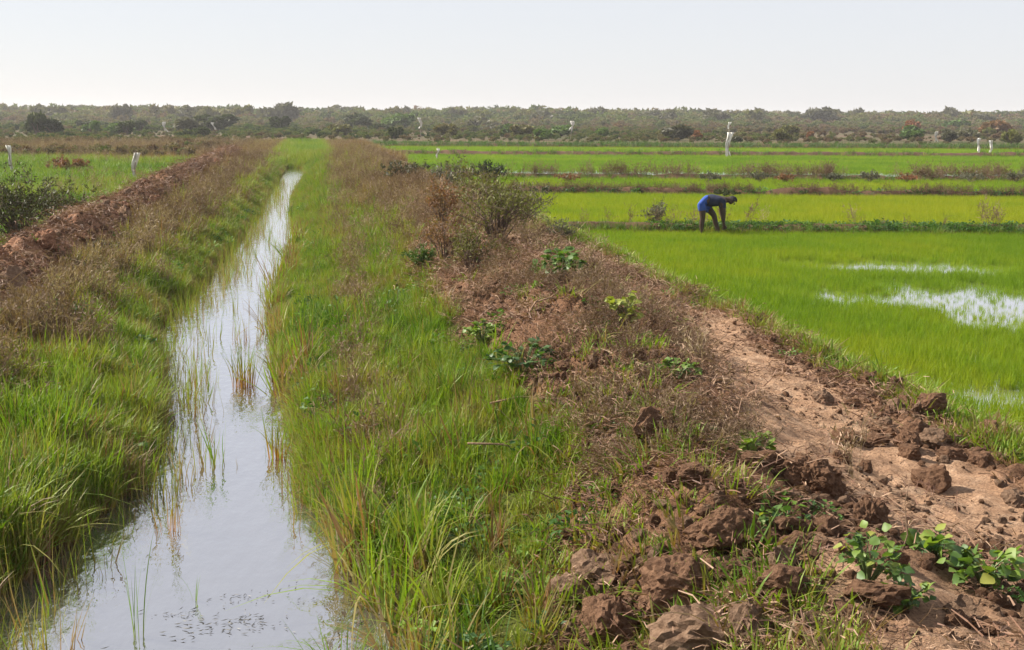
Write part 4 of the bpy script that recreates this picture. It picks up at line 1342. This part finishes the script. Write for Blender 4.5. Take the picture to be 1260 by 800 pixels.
# ---- dry twigs ------------------------------------------------------------------
def twig(px, py, pts, r0, label):
    p = on(px, py)
    V = []; F = []
    n = len(pts)
    tube(V, F, pts, [r0 * (1 - .6 * k / (n - 1)) for k in range(n)], 6)
    a = Vector(pts[n // 2])
    tube(V, F, [tuple(a), tuple(a + Vector((.08, -.05, .07)))], [r0 * .5, r0 * .25], 5)
    o = mesh_obj('dry_stick', make_mesh('stick_shape', V, F, M_twig, smooth=True)); o.location = p
    return tag(o, label, 'stick')
twig(652, 385, [(0, 0, 0), (.01, 0, .12), (.06, .03, .20), (.22, .05, .24), (.36, .08, .20)], .016, 'bent dry branch standing up from the litter on the ridge crest')
twig(640, 505, [(-.25, 0, .07), (0, .02, .11), (.22, .0, .10), (.42, -.04, .05)], .011, 'thin dark stick lying across the edge of the bank grass')
twig(600, 580, [(-.15, 0, .22), (.1, .02, .20), (.3, .0, .15), (.5, -.04, .12)], .010, 'long dry stick lying in the grass of the right bank')
twig(1106, 690, [(0, 0, 0), (.04, 0, .14), (.03, .03, .30), (.06, .05, .42)], .004, 'thin upright dry stem between the leafy plants on the path')
twig(95, 748, [(-.12, 0, .02), (.05, .02, .05), (.25, .0, .04), (.34, -.04, .02)], .010, 'dark stick poking from the mud over the water, bottom left')

# ---- the person bending in the field ----------------------------------------------
def skin_body(name, verts, edges, radii, root, mat, sub=2):
    me = bpy.data.meshes.new(name + '_tmp')
    me.from_pydata([tuple(v) for v in verts], edges, [])
    o = bpy.data.objects.new(name + '_tmp', me); COL.objects.link(o)
    md = o.modifiers.new('skin', 'SKIN'); md.use_smooth_shade = True
    for k, r in enumerate(radii):
        s = me.skin_vertices[0].data[k]
        s.radius = r if isinstance(r, tuple) else (r, r); s.use_root = (k == root)
    ss = o.modifiers.new('sub', 'SUBSURF'); ss.levels = sub; ss.render_levels = sub
    dg = bpy.context.evaluated_depsgraph_get()
    out = bpy.data.meshes.new_from_object(o.evaluated_get(dg))
    out.name = name
    bpy.data.objects.remove(o); bpy.data.meshes.remove(me)
    out.materials.clear(); out.materials.append(mat)
    return out
M_skin = simple_mat('dark_skin', (0.055, 0.032, 0.022), .5, .15, 10)
M_blue = simple_mat('blue_cloth', (0.028, 0.075, 0.30), .85, .25, 9)
M_shirt = simple_mat('dark_shirt', (0.020, 0.026, 0.055), .85, .3, 9)
M_hair = simple_mat('black_hair', (0.012, 0.010, 0.009), .7, .3, 30)
M_band = simple_mat('pale_band', (0.42, 0.50, 0.62), .85, .1, 9)
def person():
    p = on(862, 292, -.02); p.z = -.03
    t = empty('person', p, -YAW)
    tag(t, 'person bent over at the waist in the rice field, in blue shorts and dark shirt', 'person')
    t.scale = (1.06, 1.06, 1.06)
    V = []; E = []; Rr = []
    def add(co, r, par=None):
        V.append(Vector(co)); Rr.append(r); k = len(V) - 1
        if par is not None: E.append((par, k))
        return k
    pel = add((.02, 0, .90), .12)
    sp1 = add((.20, 0, .915), .125, pel); sp2 = add((.37, 0, .90), .13, sp1)
    ch = add((.50, 0, .88), .11, sp2)
    nk = add((.60, 0, .89), .075, ch); hd0 = add((.67, 0, .905), .075, nk)
    hd1 = add((.745, 0, .89), .118, hd0); hd2 = add((.80, 0, .82), .10, hd1)
    # legs: local -y is nearer the camera
    def leg(y, hip, knee, ank, toe):
        a = add((hip[0], y, hip[1]), .115, pel)
        m = add(((hip[0] * .5 + knee[0] * .5), y * 1.05, (hip[1] + knee[1]) * .5), .098, a)
        k = add((knee[0], y * 1.1, knee[1]), .072, m)
        c = add((knee[0] * .6 + ank[0] * .4 - .015, y * 1.1, knee[1] * .6 + ank[1] * .4), .068, k)
        n = add((ank[0], y * 1.1, ank[1]), .044, c)
        h = add((ank[0] + .05, y * 1.1, .045), .036, n)
        add((toe, y * 1.15, .03), .026, h)
    leg(-.10, (.0, .82), (.02, .46), (.01, .09), .20)
    leg(.10, (.06, .82), (.34, .50), (.46, .09), .66)
    def arm(y, hand):
        s = add((.50, y, .85), .075, ch)
        e = add((.53, y * 1.1, .56), .052, s)
        w = add((hand[0] - .02, hand[1], hand[2] + .12), .036, e)
        pm = add((hand[0], hand[1], hand[2] + .04), .034, w)
        for q, (dx, L) in enumerate(((-.03, .065), (-.01, .08), (.012, .078), (.032, .06))):
            f1 = add((hand[0] + dx, hand[1] + .005, hand[2] - .02), .010, pm)
            add((hand[0] + dx * 1.2 - .012, hand[1] + .015, hand[2] - .02 - L * .6), .008, f1)
        th = add((hand[0] + .045, hand[1] - .015 , hand[2] + .015), .011, pm)
        add((hand[0] + .055, hand[1] - .02, hand[2] - .03), .009, th)
    arm(-.17, (.56, -.14, .22)); arm(.17, (.60, .12, .20))
    body = mesh_obj('body', skin_body('body', V, E, Rr, pel, M_skin), parent=t)
    # face: eyes, nose, mouth, ears on a head looking forward and down
    hc = Vector((.765, 0, .868)); fd = Vector((.72, 0, -.69)).normalized(); upd = Vector((.69, 0, .72)).normalized()
    def ball(name, c, r, mat, sc=(1, 1, 1)):
        bm = bmesh.new(); bmesh.ops.create_uvsphere(bm, u_segments=10, v_segments=7, radius=r)
        for v in bm.verts: v.co = Vector((v.co.x * sc[0], v.co.y * sc[1], v.co.z * sc[2])) + c
        me = bpy.data.meshes.new(name); bm.to_mesh(me); bm.free(); me.materials.append(mat)
        me.polygons.foreach_set('use_smooth', [True] * len(me.polygons))
        return mesh_obj(name, me, parent=t)
    M_eye = simple_mat('eye', (.6, .58, .55), .3, .1, 5)
    for s in (-1, 1):
        ball('eye', hc + fd * .074 + upd * .008 + Vector((0, s * .032, 0)), .011, M_eye)
        ball('ear', hc + Vector((0, s * .088, 0)) - upd * .01, .022, M_skin, (.8, .45, 1.2))
    ball('nose', hc + fd * .088 - upd * .02, .018, M_skin, (1, .9, 1))
    ball('mouth', hc + fd * .076 - upd * .045, .018, M_hair, (.6, 1.3, .4))
    # hair cap
    bm = bmesh.new(); bmesh.ops.create_icosphere(bm, subdivisions=3, radius=.122)
    dl = [v for v in bm.verts if v.co.dot(upd) < -.02 + .6 * max(0, v.co.dot(fd))]
    bmesh.ops.delete(bm, geom=dl, context='VERTS')
    for v in bm.verts: v.co = v.co * (1 + .06 * mnoise.noise(v.co * 40)) + hc + upd * .005 - fd * .005
    me = bpy.data.meshes.new('hair'); bm.to_mesh(me); bm.free(); me.materials.append(M_hair)
    mesh_obj('hair', me, parent=t)
    # shorts: pelvis and two thighs, slightly wider than the body
    V = []; E = []; Rr = []
    pel = add((-.02, 0, .895), (.185, .175)); a0 = add((.14, 0, .90), (.165, .16), pel)
    for y, kx, kz, hx in ((-.105, .015, .60, -.005), (.105, .22, .63, .06)):
        h = add((hx, y, .80), .13, pel); add((kx, y * 1.05, kz - .04), .112, h)
    mesh_obj('shorts', skin_body('shorts', V, E, Rr, pel, M_blue), parent=t)
    V = []; E = []; Rr = []
    s0 = add((.07, 0, .895), (.17, .165)); s1 = add((.32, 0, .875), (.18, .18), s0); s2 = add((.50, 0, .86), (.16, .16), s1)
    for s in (-1, 1):
        k = add((.50, s * .16, .855), .082, s2); add((.525, s * .18, .66), .066, k)
    mesh_obj('shirt', skin_body('shirt', V, E, Rr, s0, M_shirt), parent=t)
person()

# ------------------------------------------------------------------ dusty air
k = NT('dusty_air')
pv = k.n('ShaderNodeVolumePrincipled')
pv.inputs['Color'].default_value = (0.93, 0.92, 0.92, 1)
pv.inputs['Density'].default_value = HAZE
pv.inputs['Anisotropy'].default_value = 0.2
k.l(pv.outputs[0], k.out.inputs['Volume'])
x0, x1, y0, y1, z0, z1 = -1510, 1510, -50, 2640, -1.6, 15.0
hz = make_mesh('haze', [(x0, y0, z0), (x1, y0, z0), (x1, y1, z0), (x0, y1, z0), (x0, y0, z1), (x1, y0, z1), (x1, y1, z1), (x0, y1, z1)],
               [(3, 2, 1, 0), (4, 5, 6, 7), (0, 1, 5, 4), (1, 2, 6, 5), (2, 3, 7, 6), (3, 0, 4, 7)], k.m)
tag(mesh_obj('haze', hz), kind='stuff')
